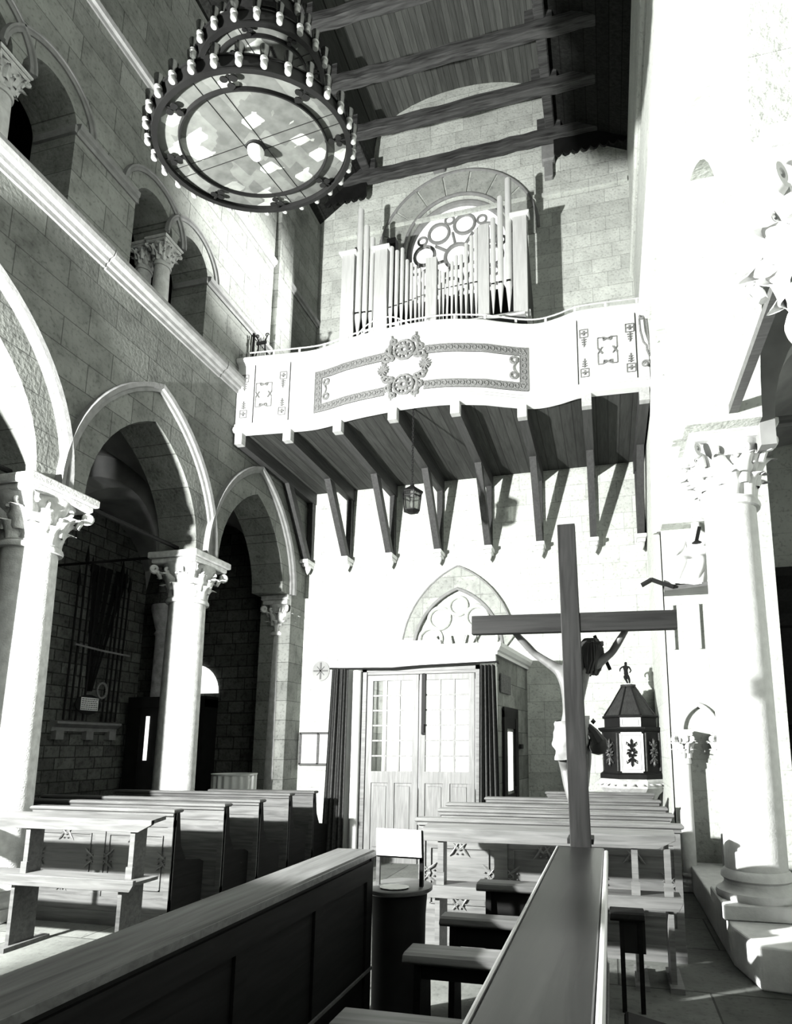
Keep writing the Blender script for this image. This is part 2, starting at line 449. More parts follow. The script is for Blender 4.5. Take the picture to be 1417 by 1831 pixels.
# ceilings over the upper galleries
b = B(); b.box(XAL, XLb, YF, D, 9.6, 9.8); b.box(XRb, XAR, YF, D, 9.6, 9.8); b.box(XAL-.3, XLb-1.2, YF, D, 6.35, 6.5)
struct(b.build('ceiling_gallery', M_dark))
# nave ceiling: boarded barrel between longitudinal beams, boarded slopes outside
def ceil(name, pts, mat, t=.06):
    b = B(); n = len(pts)
    b.grid(lambda i, j: (pts[round(i*(n-1))][0], YF+(D-YF)*j, pts[round(i*(n-1))][1]), n-1, 1)
    b.grid(lambda i, j: (pts[round(i*(n-1))][0], YF+(D-YF)*j, pts[round(i*(n-1))][1]+t), n-1, 1)
    return struct(b.build(name, mat))
arc = [(-2.55-1.8*cos(pi*k/16), 14.02+.95*sin(pi*k/16)**.9) for k in range(17)]
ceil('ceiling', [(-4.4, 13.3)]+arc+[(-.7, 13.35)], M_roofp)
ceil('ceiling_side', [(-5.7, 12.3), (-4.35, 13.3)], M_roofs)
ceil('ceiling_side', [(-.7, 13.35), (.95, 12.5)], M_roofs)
# cornice / string courses on the left wall
def course(z, prof, y0=YF, y1=D, x=XL, s=1, mat=M_stoneM, name='trim_5'):
    b = B(); b.sweep([(a*s, c) for a, c in prof], [((x, y0, z), (1, 0, 0), (0, 0, 1)), ((x, y1, z), (1, 0, 0), (0, 0, 1))])
    return struct(b.build(name, mat))
P1 = [(-.01, -.12), (.03, -.12), (.035, -.07), (.07, -.06), (.08, -.02), (.13, 0), (.15, .05), (.15, .10), (.11, .115), (-.01, .12)]
course(7.17, P1, YF, 5.02, name='trim_5'); course(7.155, P1, 5.035, 7.15, name='trim_6'); course(7.17, P1, 7.165, D, name='trim_7')
P2 = [(-.01, -.07), (.02, -.07), (.03, -.03), (.06, -.01), (.07, .05), (-.01, .07)]
for i, (a, c) in enumerate(((-.98, .47-2.25), (1.18+.0-.0, .0),)): pass
for i in range(len(PAIRS)):
    y0 = PAIRS[i]+.69; y1 = PAIRS[i+1]-.69 if i+1 < len(PAIRS) else D
    course(8.33, P2, y0-.0, y1+.0, name='trim_8')
course(10.05, P2, YF, D, name='trim_9')
course(10.05, P2, YF, D, XR, -1, M_wallR, name='trim_10'); course(7.17, P1, YF, 7.4, XR, -1, M_wallR, name='trim_11')
# hood moulds of the arcades
def hood(c, a, h, z0, x, s, mat, name, width=.30, n=28, zmin=None, pr=((0, 0), (.035, .0), (.045, .035), (.075, .05), (.085, .10), (0, .11))):
    """moulding following the outer line of an arch"""
    A = a+width; f = pointed(A, h+width*1.55) if h > a*1.1 else (lambda u: sqrt(max(0, A*A-u*u)))
    path = []
    for k in range(n+1):
        t = pi*k/n; u = -A*cos(t); z = f(u)
        e = 1e-3; u0, u1 = -A*cos(max(t-.01, 0)), -A*cos(min(t+.01, pi)); d = Vector((0, u1-u0, f(u1)-f(u0))).normalized()
        if k == n//2 and h > a*1.1: nrm = Vector((0, 0, 1))
        else: nrm = Vector((0, -d.z, d.y))
        path.append(((x, c+u, z0+z), (s, 0, 0), nrm))
    b = B(); b.sweep(list(pr), path); return struct(b.build(name, mat))
for i, y in enumerate(YC[:-1]): hood(y+1.21, .92, 1.42, ZS, XL, 1, M_hood, 'trim_%d' % (12+i), .26)
hood(8.33, .9, 1.42, ZS, XL, 1, M_hood, 'trim_16', .24)
for i, y in enumerate(YR[:-1]): hood(y+1.225, .93, 1.42, ZS, XR, -1, M_wallR, 'trim_%d' % (17+i), .26)
hood(6.48, .88, 1.42, ZS, XR, -1, M_wallR, 'trim_20', .26)
k = 21
for c in PAIRS:
    for q in (-.37, .37):
        hood(c+q, .32, .32, 8.35, XL, 1, M_hood, 'trim_%d' % k, .17, pr=((0, 0), (.02, .0), (.03, .03), (.05, .04), (.05, .06), (0, .07))); k += 1
# mouldings inside the upper openings (impost across the jamb)
b = B()
for c in PAIRS:
    b.box(XLb+.05, XL+.02, c-.70, c-.66, 8.27, 8.36); b.box(XLb+.05, XL+.02, c+.66, c+.70, 8.27, 8.36)
struct(b.build('trim_%d' % k, M_stoneM)); k += 1

# rose window
wn = thing('window_1', (wc, D+.12, wz), None, None); wn['kind'] = 'structure'
def archring(b, r, y, w):
    b.tube([(wc-r, y, 9.65)]+[(wc-r*cos(pi*k/32), y, wz+r*sin(pi*k/32)) for k in range(33)]+[(wc+r, y, 9.65)], w, 8)
b = B(); archring(b, wr-.04, D+.12, .06)
def hoop(b, x, z, r, w=.028, y=D+.10): b.tube([(x+r*cos(2*pi*i/20), y, z+r*sin(2*pi*i/20)) for i in range(20)], w, 6, closed=True)
zc0 = wz-.18
hoop(b, wc, zc0, .26, .04)
for i in range(8):
    t = 2*pi*i/8+.2; b.tube([(wc+.28*cos(t), D+.10, zc0+.28*sin(t)), (wc+.55*cos(t), D+.10, zc0+.55*sin(t))], .03, 6)
for i in range(8):
    t = 2*pi*(i+.5)/8+.2; hoop(b, wc+.70*cos(t), zc0+.70*sin(t), .21, .035)
    t = 2*pi*i/8+.2; hoop(b, wc+.88*cos(t), zc0+.86*sin(t), .09, .025)
for k in (-1, 1): hoop(b, wc+k*.72, zc0-.95, .20, .035)
b.tube([(wc, D+.10, 9.65), (wc, D+.10, zc0-.9)], .04, 6)
b.build('window_frame', M_stoneM, wn, smooth=True)
b = B(); b.prism([(wc+wr, 9.6)]+[(wc+wr*cos(pi*i/32), wz+wr*sin(pi*i/32)) for i in range(33)]+[(wc-wr, 9.6)], fX, D+.15, D+.17)
b.build('pane', M_rosep, wn)

# pointed relieving arch above the entrance, with its white cusped tympanum
b = B()
ca, cz = -2.52, 3.2
f = pointed(.86, 1.28)
o_ = [(ca-1.0*cos(pi*i/24), cz+pointed(1.02, 1.55)(1.0*cos(pi*i/24))) for i in range(25)]
i_ = [(ca-.80*cos(pi*i/24), cz+pointed(.80, 1.13)(.80*cos(pi*i/24))) for i in range(25)]
b.prism(o_+i_[::-1], fX, D-.07, D+.01)
struct(b.build('trim_60', stone('pointed_arch_stone', (0, 2), .36, .50, .35, .35, .8, 4, .4)))
b = B(); b.tube([(u, D-.08, z) for u, z in i_], .03, 8); b.tube([(u, D-.075, z) for u, z in o_], .016, 6)
struct(b.build('trim_61', M_stoneM, smooth=True))
b = B()
for q in range(6):   # cusps
    t = pi*(q+.5)/6
for q, (u, z, r) in enumerate(((-.5, .35, .20), (-.34, .72, .19), (.0, .93, .16), (.34, .72, .19), (.5, .35, .20))):
    b.tube([(ca+u+r*cos(2*pi*i/24), D-.03, cz+z-.1+r*sin(2*pi*i/24)) for i in range(24)], .035, 6, closed=True)
struct(b.build('trim_62', M_wallR, smooth=True))
# small stone imposts & carved corbel on entrance wall
b = B(); b.box(-.86, -.62, D-.16, D, 12.62, 12.98, .03); b.box(-.82, -.66, D-.10, D, 12.3, 12.62, .02)
b.box(-3.05, -2.8, D-.12, D, 13.0, 13.12, .03)
struct(b.build('trim_63', M_stoneM))
b = B(); b.box(XL+.1, .7, D-.05, D, 11.95, 12.02); struct(b.build('trim_64', M_wallB))
# scalloped eaves boards at both ends of the last tie beam
for i, (xa, xb) in enumerate(((-5.5, -4.4), (-.62, .72))):
    pts = [(xa, 12.95)]; n = 7 if i == 0 else 8; pw = (xb-xa)/n
    for q in range(n):
        for r in range(7): pts.append((xa+pw*(q+r/6), 12.62-.09*sin(pi*r/6)))
    pts.append((xb, 12.95))
    b = B(); b.prism(pts, fX, 9.78, 9.82); struct(b.build('trim_%d' % (65+i), M_dark))

# ================================================================== COLUMNS
def leaf(b, ang, z0, h, w, off, curl, r_at, n=8):
    """acanthus leaf standing on a bell of radius r_at(z), tip curling outwards"""
    ca_, sa_ = cos(ang), sin(ang)
    def fn(i, j):
        u, v = i, j*2-1
        ww = w*(.75+.35*sin(pi*u))*(1-.55*max(0, u-.55)/.45)*(1+.13*sin(u*pi*5))
        rad = r_at(z0+h*u)+off+.012*(1-abs(v))+curl*max(0, (u-.45)/.55)**2
        z = z0+h*(u if u < .82 else .82+(u-.82)*.2-((u-.82)/.18)**2*.10)
        x, y = rad-.25*w*v*v, ww*v/2
        return (x*ca_-y*sa_, x*sa_+y*ca_, z)
    b.grid(fn, n, 6)
def volute(b, ang, r0, z0, size, w=.04):
    ca_, sa_ = cos(ang), sin(ang); pts = []
    for k in range(26):
        t = k/25; a = -pi*.75+t*pi*3.4; rr = size*(1-t*.82)
        pts.append((r0+rr*cos(a), z0+rr*sin(a)))
    P = [(r*ca_, r*sa_, z) for r, z in [(r0-size*1.6, z0-size*2.6), (r0-size*1.25, z0-size*1.6)]+pts]
    b.tube(P, [w*.5, w*.6]+[w*(1-.5*k/25)*.6 for k in range(26)], 6)
def carving(r, ch, ab, rows=2, nleaf=8, rib=True):
    """capital carving, local origin at the neck"""
    b = B(); r_at = lambda z: r*1.0+(ab*.93-r)*max(0, min(1, z/ch))**1.6
    b.lathe([(r_at(ch*k/10)-.01, ch*k/10) for k in range(11)], n=28)
    for row in range(rows):
        for k in range(nleaf):
            leaf(b, 2*pi*(k+.5*row)/nleaf, .0 if row == 0 else ch*.22, ch*(.48 if row == 0 else .56), 2*pi*r/nleaf*1.05, .012+.014*row, ch*.17, r_at)
    for k in range(4):
        volute(b, pi/4+k*pi/2, ab*1.16, ch*.84, ch*.11, ch*.10)
        leaf(b, pi/4+k*pi/2, ch*.35, ch*.5, r*.55, .02, ch*.25, r_at)
    for k in range(8):
        a = pi/8+k*pi/4; volute(b, a, r_at(ch*.8)+.0, ch*.80, ch*.08, ch*.06)
    for k in range(12):
        a = 2*pi*k/12+.1; b.lathe([(0, -.022), (.02, -.012), (.024, 0), (.02, .012), (0, .022)], (r_at(ch*.6)*1.06*cos(a), r_at(ch*.6)*1.06*sin(a), ch*(.58+.1*(k % 2))), 8)
    return b
def column(name, x, y, z0, zr, r, ab, cap_h, ab_h, mc, mk, label, group, base_h=.34, a0=0, a1=2*pi, cat='column', rot=0):
    t = thing(name, (x, y, z0), label, cat, group)
    b = B(); q = r*1.35
    b.box(x-q, x+q, y-q, y+q, z0, z0+base_h*.35, .01)
    b.lathe([(q*.98, base_h*.35), (q*1.0, base_h*.42), (q*.98, base_h*.52), (q*.86, base_h*.58), (r*1.06, base_h*.66), (r*1.06, base_h*.74), (r*1.16, base_h*.8), (r*1.14, base_h*.9), (r*1.02, base_h)], (x, y, z0), 32)
    b.build('base', mc, t, True)
    b = B(); H = zr-z0; b.lathe([(r, base_h*.98), (r, H*.3), (r*.97, H*.6), (r*.91, H)], (x, y, z0), 36)
    b.build('shaft', mc, t, True)
    b = B(); b.lathe([(r*.9, -.03), (r*1.05, -.025), (r*1.08, 0), (r*1.05, .025), (r*.98, .035), (r*1.0, .05), (r*.9, .055)], (x, y, zr), 36)
    b.build('neck_ring', mc, t, True)
    cb = carving(r*.9, cap_h, ab); cb.v = [(p[0]+x, p[1]+y, p[2]+zr+.04) for p in cb.v]
    cb.build('capital', mk, t, True)
    b = B(); zt = zr+.04+cap_h
    b.box(x-ab*.9, x+ab*.9, y-ab*.9, y+ab*.9, zt-.01, zt+ab_h*.45, .015); b.box(x-ab, x+ab, y-ab, y+ab, zt+ab_h*.4, zt+ab_h+.002, .012)
    b.build('abacus', mk, t)
    return t
gL = 'columns of the left arcade'
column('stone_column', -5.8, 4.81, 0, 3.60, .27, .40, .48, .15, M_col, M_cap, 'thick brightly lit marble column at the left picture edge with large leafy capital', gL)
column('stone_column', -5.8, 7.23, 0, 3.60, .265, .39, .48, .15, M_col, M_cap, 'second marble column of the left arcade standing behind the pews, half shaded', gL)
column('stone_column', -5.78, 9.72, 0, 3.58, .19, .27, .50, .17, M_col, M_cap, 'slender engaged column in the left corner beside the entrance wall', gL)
gR = 'columns of the right arcade'
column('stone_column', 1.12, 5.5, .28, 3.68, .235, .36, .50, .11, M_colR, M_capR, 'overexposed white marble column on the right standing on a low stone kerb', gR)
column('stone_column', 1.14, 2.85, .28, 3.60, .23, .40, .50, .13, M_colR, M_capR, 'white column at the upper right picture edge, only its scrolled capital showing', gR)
gU = 'columns in the upper gallery openings'
for c, lab in ((PAIRS[3], 'short pale column in the upper gallery opening at the left picture edge'), (PAIRS[4], 'short grey column dividing the farther pair of upper gallery openings')):
    column('gallery_column', -5.66, c, 7.27, 7.98, .105, .17, .25, .07, M_col, M_cap, lab, gU, .16)
    column('gallery_column', -5.95, c, 7.27, 7.98, .10, .14, .25, .07, M_col, M_cap, lab.replace('column', 'rear column').replace('short pale rear', 'shaded rear').replace('short grey rear', 'shaded rear'), gU, .16)
# little colonnettes of the doorway in the right pier
gC = 'colonnettes of the small pointed doorway'
column('colonnette', .825, 7.43, 0, 1.42, .075, .11, .26, .06, M_colR, M_capR, 'white colonnette left of the small pointed doorway beside the font', gC, .2)
column('colonnette', 1.245, 7.43, 0, 1.42, .075, .11, .26, .06, M_colR, M_capR, 'white colonnette right of the small pointed doorway, partly behind the big column', gC, .2)
b = B(); b.tube([(1.03-.2*cos(pi*k/16), 7.56, 1.78+pointed(.2, .30)(.2*cos(pi*k/16))) for k in range(17)], .03, 8)
struct(b.build('trim_70', M_colR, smooth=True))
b = B(); b.tube([(.80, 7.56, 2.75), (.80, 7.56, 3.3)], .018, 8); b.tube([(1.1, 7.56, 2.75), (1.1, 7.56, 3.3)], .018, 8)
struct(b.build('trim_71', M_colR, smooth=True))

# iron tie rods and timber ties at capital height
def rod(a, b_, r, label, mat=M_iron, name='tie_rod'):
    b = B(); b.tube([a, b_], r, 8); o = b.build(name, mat, smooth=True); return tag(o, label, 'tie rod')
rod((-5.8, 5.1, 4.33), (-5.8, 6.95, 4.33), .03, 'dark iron tie across the arch between the two big left columns')
rod((-5.8, 2.7, 4.33), (-5.8, 4.5, 4.33), .03, 'dark iron tie left of the big left column')
rod((-6.1, 7.23, 4.33), (-9, 7.23, 4.33), .022, 'thin iron tie crossing the left aisle above the lances')
b = B(); b.beam((1.1, 5.02, 4.36), (1.1, 3.2, 4.36), .07, .07); tag(b.build('tie_beam', M_woodM), 'slanting dark tie bar above the white right column', 'tie rod')
b = B(); b.beam((1.3, 5.3, 4.36), (4.2, 5.3, 4.36), .07, .07); tag(b.build('tie_beam', M_woodM), 'dark tie bar running from the right column capital into the right aisle', 'tie rod')

# ================================================================== ROOF BEAMS
def rough_beam(y, label, x0=-5.48, x1=.70, z=13.0, w=.17, h=.20):
    t = thing('tie_beam', ((x0+x1)/2, y, z-h/2), label, 'roof beam', 'timber tie beams of the nave roof')
    b = B(); rnd = random.Random(int(y*10)); n = 26; offs = [(rnd.uniform(-.012, .012), rnd.uniform(-.012, .012)) for _ in range(n+1)]
    prof = [(-.5, -.42), (-.42, -.5), (.42, -.5), (.5, -.42), (.5, .42), (.42, .5), (-.42, .5), (-.5, .42)]
    b.sweep([(p*w, q*h) for p, q in prof], [((x0+(x1-x0)*k/n, y+offs[k][0], z+offs[k][1]), (0, 1, 0), (0, 0, 1)) for k in range(n+1)])
    b.build('beam', M_beamR, t)
    b = B(); b.box(-.92, -.48, y-.06, y+.06, z+h*.5, z+.36); b.box(-4.62, -4.2, y-.06, y+.06, z+h*.5, z+.36)
    b.build('post', M_beamR, t)
    return t
for y, lab in ((9.78, 'long timber tie beam against the entrance wall above the organ'), (8.9, 'second timber tie beam in front of the entrance wall'), (8.02, 'third timber tie beam crossing below the boarded ceiling'), (7.12, 'timber tie beam at the top picture edge behind the chandelier')):
    rough_beam(y, lab)
for x, lab in ((-.68, 'long lengthwise timber on the right side of the boarded ceiling'), (-4.4, 'long lengthwise timber on the left side of the boarded ceiling')):
    b = B(); b.box(x-.09, x+.09, -3.5, 10.0, 13.12, 13.42, .02); tag(b.build('ceiling_timber', M_beamR), lab, 'roof beam')

# ================================================================== GALLERY
PP = [(-5.49, 7.60), (-5.1, 7.63), (-4.62, 7.67), (-4.25, 7.69), (-3.95, 7.65), (-3.65, 7.575), (-3.3, 7.52), (-2.7, 7.47), (-2.1, 7.49), (-1.55, 7.62), (-1.2, 7.77), (-.95, 7.86), (-.75, 7.885), (-.5, 7.84), (-.25, 7.76), (.2, 7.765), (.71, 7.79)]
def gy(x):
    x = max(PP[0][0], min(PP[-1][0]-1e-6, x))
    for i in range(len(PP)-1):
        if PP[i][0] <= x <= PP[i+1][0]:
            t = (x-PP[i][0])/(PP[i+1][0]-PP[i][0])
            p = [PP[max(0, i-1)][1], PP[i][1], PP[i+1][1], PP[min(len(PP)-1, i+2)][1]]
            return .5*((2*p[1])+(-p[0]+p[2])*t+(2*p[0]-5*p[1]+4*p[2]-p[3])*t*t+(-p[0]+3*p[1]-3*p[2]+p[3])*t*t*t)
GX = [-5.49+6.2*k/90 for k in range(91)]
G = thing('organ_gallery', (-2.4, 8.8, 6.42), 'curved white gallery parapet with relief ornament on a timber floor above the entrance', 'gallery')
bot = [(x, gy(x)) for x in GX]
b = B()   # floor boards
b.prism([(x, gy(x)+.03) for x in GX]+[(.71, D), (-5.49, D)], lambda u, v, d: (u, v, d), 6.40, 6.46)
b.build('floor_boards', M_gplank, G)
def ribbon(prof, xs, mat, name, parent, smooth=False):
    b = B(); path = []
    for x in xs: path.append(((x, gy(x), 0), (0, -1, 0), (0, 0, 1)))
    b.sweep(prof, path); return b.build(name, mat, parent, smooth)
panel = ribbon([(0, 6.46), (0, 7.5), (-.07, 7.5), (-.07, 6.46)], GX, M_paint, 'parapet', G)
ribbon([(-.08, 6.36), (.05, 6.36), (.075, 6.39), (.06, 6.44), (.03, 6.47), (.03, 6.50), (0, 6.53), (-.08, 6.53)], GX, M_paint, 'bottom_moulding', G)
ribbon([(-.08, 7.48), (0, 7.48), (.02, 7.52), (.06, 7.54), (.075, 7.58), (.06, 7.61), (-.08, 7.61)], GX, M_paint, 'top_moulding', G)
def on(x, z, d): return (x, gy(x)-d, z)
def strip(b, x0, x1, z0, z1, d=.012, n=24):
    xs = [x0+(x1-x0)*k/n for k in range(n+1)]
    b.sweep([(0, z0), (d, z0), (d, z1), (0, z1)], [((x, gy(x), 0), (0, -1, 0), (0, 0, 1)) for x in xs])
def bead(b, x, z, r, d=.02, rr=None):
    b.tube([on(x+r*cos(2*pi*k/10), z+r*sin(2*pi*k/10), d) for k in range(10)], rr or r*.28, 5, closed=True)
X0, X1, Z0, Z1, bw = -4.2, -.94, 6.585, 7.26, .125
mx = -2.69
b = B()
for z in (Z0, Z1-bw):
    strip(b, X0, mx-.30, z, z+bw); strip(b, mx+.30, X1, z, z+bw)
for x in (X0, X1-bw): strip(b, x, x+bw, Z0, Z1, .0125, 3)
band = b.build('relief_band', M_paintG, G)
b = B()
for z in (Z0+.008, Z0+bw-.008, Z1-.008, Z1-bw+.008):
    strip(b, X0, mx-.30, z-.008, z+.008, .022); strip(b, mx+.30, X1, z-.008, z+.008, .022)
for x in (X0, X0+bw-.012, X1-bw, X1-.012): strip(b, x, x+.012, Z0, Z1, .022, 2)
for z in (Z0+bw/2, Z1-bw/2):
    k = 0; x = X0+.06
    while x < X1-.03:
        if abs(x-mx) > .30: bead(b, x, z, .030)
        x += .082
for x in (X0+bw/2, X1-bw/2):
    for k in range(1, 7): bead(b, x, Z0+k*(Z1-Z0)/7.2+.01, .030)
b.build('bead_moulding', M_paintG, band)
b = B()   # centre cartouches
for zc in (7.235, 6.69):
    bead(b, mx, zc, .15, .03, .02); bead(b, mx, zc, .06, .03, .03)
    for k in range(10):
        a = 2*pi*k/10; b.beam(on(mx+.06*cos(a), zc+.06*sin(a), .02), on(mx+.12*cos(a+.3), zc+.12*sin(a+.3), .03), .03, .02)
    for s in (-1, 1):
        for q, (u, v) in enumerate(((.17, .15), (.2, -.10), (.24, .02))): bead(b, mx+s*u, zc+(v if zc > 7 else -v), .04, .03, .02)
        b.tube([on(mx+s*(.16+.06*sin(pi*t/6)), zc+(1 if zc > 7 else -1)*(.19-.055*t), .03) for t in range(7)], [.012, .02, .03, .03, .026, .02, .01], 6)
        e = 1 if zc > 7 else -1
        b.beam(on(mx+s*.17, zc+e*.14, .02), on(mx+s*.19, zc+e*.25, .02), .05, .02)
for s in (-1, 1):
    for k in range(12):
        a = 2*pi*k/12; b.beam(on(mx+s*.32, 6.97, .02), on(mx+s*.32+.085*cos(a), 6.97+.085*sin(a), .03), .03, .018)
    for dz in (.16, -.16): bead(b, mx+s*.27, 6.97+dz, .045, .03, .02); bead(b, mx+s*.31, 6.97+dz*.75, .03, .03, .016)
b.build('cartouche', M_paintG, band, smooth=True)
for s, xx in ((1, X0+bw+.1), (-1, X1-bw-.1)):
    b = B()
    for dz in (.12, -.12): bead(b, xx-s*.02, 6.93+dz, .045, .02, .018)
    b.tube([on(xx-s*(.07-.05*sin(pi*t/8)), 6.83+.2*t/8, .02) for t in range(9)], .012, 5)
    b.build('end_flourish', M_paintG, band, smooth=True)
def side_panels(name, px0, px1, parent):
    b = B(); xm = (px0+px1)/2; hw = .13; zc = 6.98; hh = .20
    for s in (-1, 1):
        for z0, z1 in ((zc+.04, zc+hh), (zc-hh, zc-.04)): strip(b, xm+s*hw-.006, xm+s*hw+.006, z0, z1, .014, 1)
        for x0, x1 in ((xm-hw, xm-.06), (xm+.06, xm+hw)): strip(b, x0, x1, zc+s*hh-.006, zc+s*hh+.006, .014, 2)
        for k in (-1, 1):
            b.beam(on(xm-.06, zc+s*(hh), .012), on(xm+.05*k, zc+s*(hh-.05), .016), .02, .012)
            b.beam(on(xm+s*hw, zc+.04*k, .012), on(xm+s*(hw-.06), zc-.05*k, .016), .02, .012)
            b.beam(on(xm+.06, zc+s*(hh), .012), on(xm-.05*k, zc+s*(hh-.05), .016), .02, .012)
    b.build(name, M_paintG, parent)
    for xe in (px0+.10, px1-.11):     # narrow drop ornaments
        b = B()
        for s in (-1, 1):
            z = zc+s*.30
            for zz in (z-.06, z+.06): strip(b, xe-.055, xe+.055, zz-.005, zz+.005, .014, 2)
            for xx in (xe-.055, xe+.055): strip(b, xx-.005, xx+.005, z-.06, z+.06, .014, 1)
            for q in range(4):
                a = pi*q/2; b.beam(on(xe, z, .01), on(xe+.035*cos(a), z+.035*sin(a), .016), .022, .012)
            for q in range(3): b.beam(on(xe-.035+.005*q, z-s*(.10+.035*q), .012), on(xe+.035-.005*q, z-s*(.10+.035*q), .012), .016, .012)
            b.beam(on(xe, z-s*.08, .012), on(xe, z-s*.21, .012), .02, .012)
        b.build('drop_ornament', M_paintG, parent)
side_panels('side_ornament', -5.46, -4.62, panel); side_panels('side_ornament', -.25, .58, panel)
for x in (-5.2+.0, -4.62, -.24, .55):
    b = B(); b.beam(on(x, 6.5, .004), on(x, 7.5, .004), .014, .012)
    b.build('panel_joint', M_dark, panel)
# scroll bracket at the right end
b = B()
def spiral(b, x, y, z, r, turns, w, s=1, st=0):
    n = 30; pts = [(x+s*r*(1-.85*k/n)*cos(st+turns*2*pi*k/n), y, z+r*(1-.85*k/n)*sin(st+turns*2*pi*k/n)) for k in range(n+1)]
    b.tube(pts, [w*(1-.4*k/n) for k in range(n+1)], 6)
spiral(b, .655, 7.70, 6.66, .055, 1.6, .016); spiral(b, .64, 7.70, 7.36, .045, 1.4, .02)
b.tube([(.60, 7.70, 7.34), (.61, 7.70, 7.15), (.64, 7.69, 6.98), (.68, 7.69, 6.92), (.68, 7.69, 6.86), (.71, 7.69, 6.76)], .014, 6)
b.tube([(.69, 7.70, 7.36), (.70, 7.70, 7.2), (.71, 7.69, 7.0), (.72, 7.69, 6.8)], .014, 6)
b.build('end_scroll', M_paintG, panel, smooth=True)
# floor joists and raking struts
JX = [-5.41, -4.62, -3.76, -2.85, -1.94, -1.04, -.14, .625]
for i, x in enumerate(JX):
    y0 = gy(x)-.02
    b = B(); b.box(x-.065, x+.065, y0+.10, D, 6.18, 6.40); j = b.build('joist', M_beamG, G)
    b = B(); b.box(x-.066, x+.066, y0, y0+.10, 6.179, 6.40); b.build('joist_end', M_beamEnd, j)
    b = B()
    b.prism([(9.02, 6.18), (9.20, 6.18), (9.95, 5.02), (9.80, 5.02)], lambda u, v, d: (d, u, v), x-.055, x+.055)
    b.build('strut', M_beamG, G)
    b = B(); b.box(x-.05, x+.05, 9.95, D, 5.02, 6.18); b.build('wall_post', M_beamG, G)
    b = B(); b.box(x-.085, x+.085, 9.76, D, 4.955, 5.02, .01); b.box(x-.065, x+.065, 9.82, D, 4.9, 4.96, .01); b.lathe([(.0, -.14), (.03, -.1), (.055, -.04), (.06, 0)], (x, 9.93, 4.9), 10); b.build('stone_corbel', M_paint, G)
# railing on the parapet
RY = lambda x: gy(x)+.10
RL = thing('parapet_railing', (-2.4, 7.9, 7.6), 'low white metal railing fixed along the top of the curved parapet', 'railing')
xs = [-5.45+6.1*k/60 for k in range(61)]
for z in (7.80, 7.71):
    b = B(); b.tube([(x, RY(x), z) for x in xs], .012, 6); b.build('rail', M_rail, RL, True)
for k in range(15):
    x = -5.4+k*.428
    b = B(); b.beam((x, RY(x), 7.6), (x, RY(x), 7.81), .035, .012, (0, 1, 0)); b.build('post', M_rail, RL)
b = B()
for s in (0, 1):
    b.tube([(-3.55+.95*k/12, RY(-3.1)+.02, 7.62+(.34-.13*s)*sin(pi*k/12)**.6) for k in range(13)], .01, 6)
for k in range(1, 8): b.tube([(-3.55+.95*k/8, RY(-3.1)+.02, 7.62), (-3.55+.95*k/8, RY(-3.1)+.02, 7.62+.33*sin(pi*k/8)**.6)], .008, 5)
b.build('arched_guard', M_rail, RL, True)
# lyre-shaped music stand
LY = thing('lyre_music_stand', (-5.28, 7.95, 6.46), 'black iron lyre-shaped music stand at the left end of the gallery', 'music stand')
def zl(z): return z
b = B()
for s in (-1, 1):
    b.tube([(-5.28+s*u, 7.86, z) for u, z in ((.02, 7.55), (.10, 7.62), (.13, 7.72), (.10, 7.85), (.06, 7.98), (.06, 8.1), (.10, 8.2))], .012, 6)
    spiral(b, -5.28+s*.085, 7.86, 8.2, .035, 1.2, .01, s, 0)
b.build('lyre_frame', M_iron, LY, True)
b = B()
for k in range(5): b.tube([(-5.33+.025*k, 7.86, 7.6), (-5.33+.025*k, 7.86, 8.15+.02*(k % 2))], .005, 5)
b.build('strings', M_iron, LY, True)
b = B(); b.beam((-5.37, 7.85, 8.06), (-5.19, 7.85, 8.07), .02, .05); b.build('cross_piece', M_iron, LY)
b = B(); b.tube([(-5.28, 7.86, 6.47), (-5.28, 7.86, 7.6)], .015, 8); b.tube([(-5.28-.15, 7.9, 6.475), (-5.28+.15, 7.9, 6.475)], .015, 6); b.build('stand_pole', M_iron, LY, True)
b = B(); b.beam((-5.46, 7.9, 7.6), (-5.46, 7.9, 8.3), .03, .03); b.beam((-5.46, 7.9, 8.29), (-5.33, 7.9, 8.1), .015, .015); b.beam((-5.46, 7.92, 6.47), (-5.46, 7.92, 7.62), .03, .03)
tag(b.build('iron_bracket', M_iron), 'angular black iron bracket left of the lyre music stand', 'bracket')

# ================================================================== ORGAN
OX = -2.77
OG = thing('pipe_organ', (OX, 9.45, 6.46), 'pipe organ with stepped rows of shiny metal pipes between pale board towers', 'organ')
b = B(); b.box(-4.5, -1.03, 9.05, 9.9, 6.46, 8.86, .02); case = b.build('organ_case', M_pboard, OG)
b = B()
for k in range(5): b.box(-4.4+.68*k, -4.4+.68*k+.6, 9.03, 9.055, 6.7, 8.6, .01)
b.build('case_panel', M_pboard, case)
def tower(x0, x1, zt, back=False):
    b = B(); b.box(x0, x1, 9.0, 9.10, 8.2, zt); t = b.build('tower_board', M_pboard, OG)
    b = B(); b.box(x0-.05, x1+.05, 8.95, 9.14, zt, zt+.07, .02); b.build('tower_cap', M_paint, t)
    return t
tower(-4.48, -4.24, 10.52); tower(-3.84, -3.60, 10.50); tower(-1.31, -1.07, 10.62)
for x0, x1, z in ((-2.87, -2.67, 10.14), (-1.92, -1.73, 10.60)):
    b = B(); b.box(x0, x1, 9.0, 9.10, 8.2, z); b.build('tower_board', M_pboard, OG)
for x0, x1, z in ((-4.38, -4.24, 10.95), (-3.73, -3.56, 11.0), (-1.24, -1.12, 10.95)):
    b = B(); b.box(x0, x1, 9.3, 9.45, 8.3, z); b.build('wooden_pipe', M_dark, OG)
b = B()   # slatted side cases
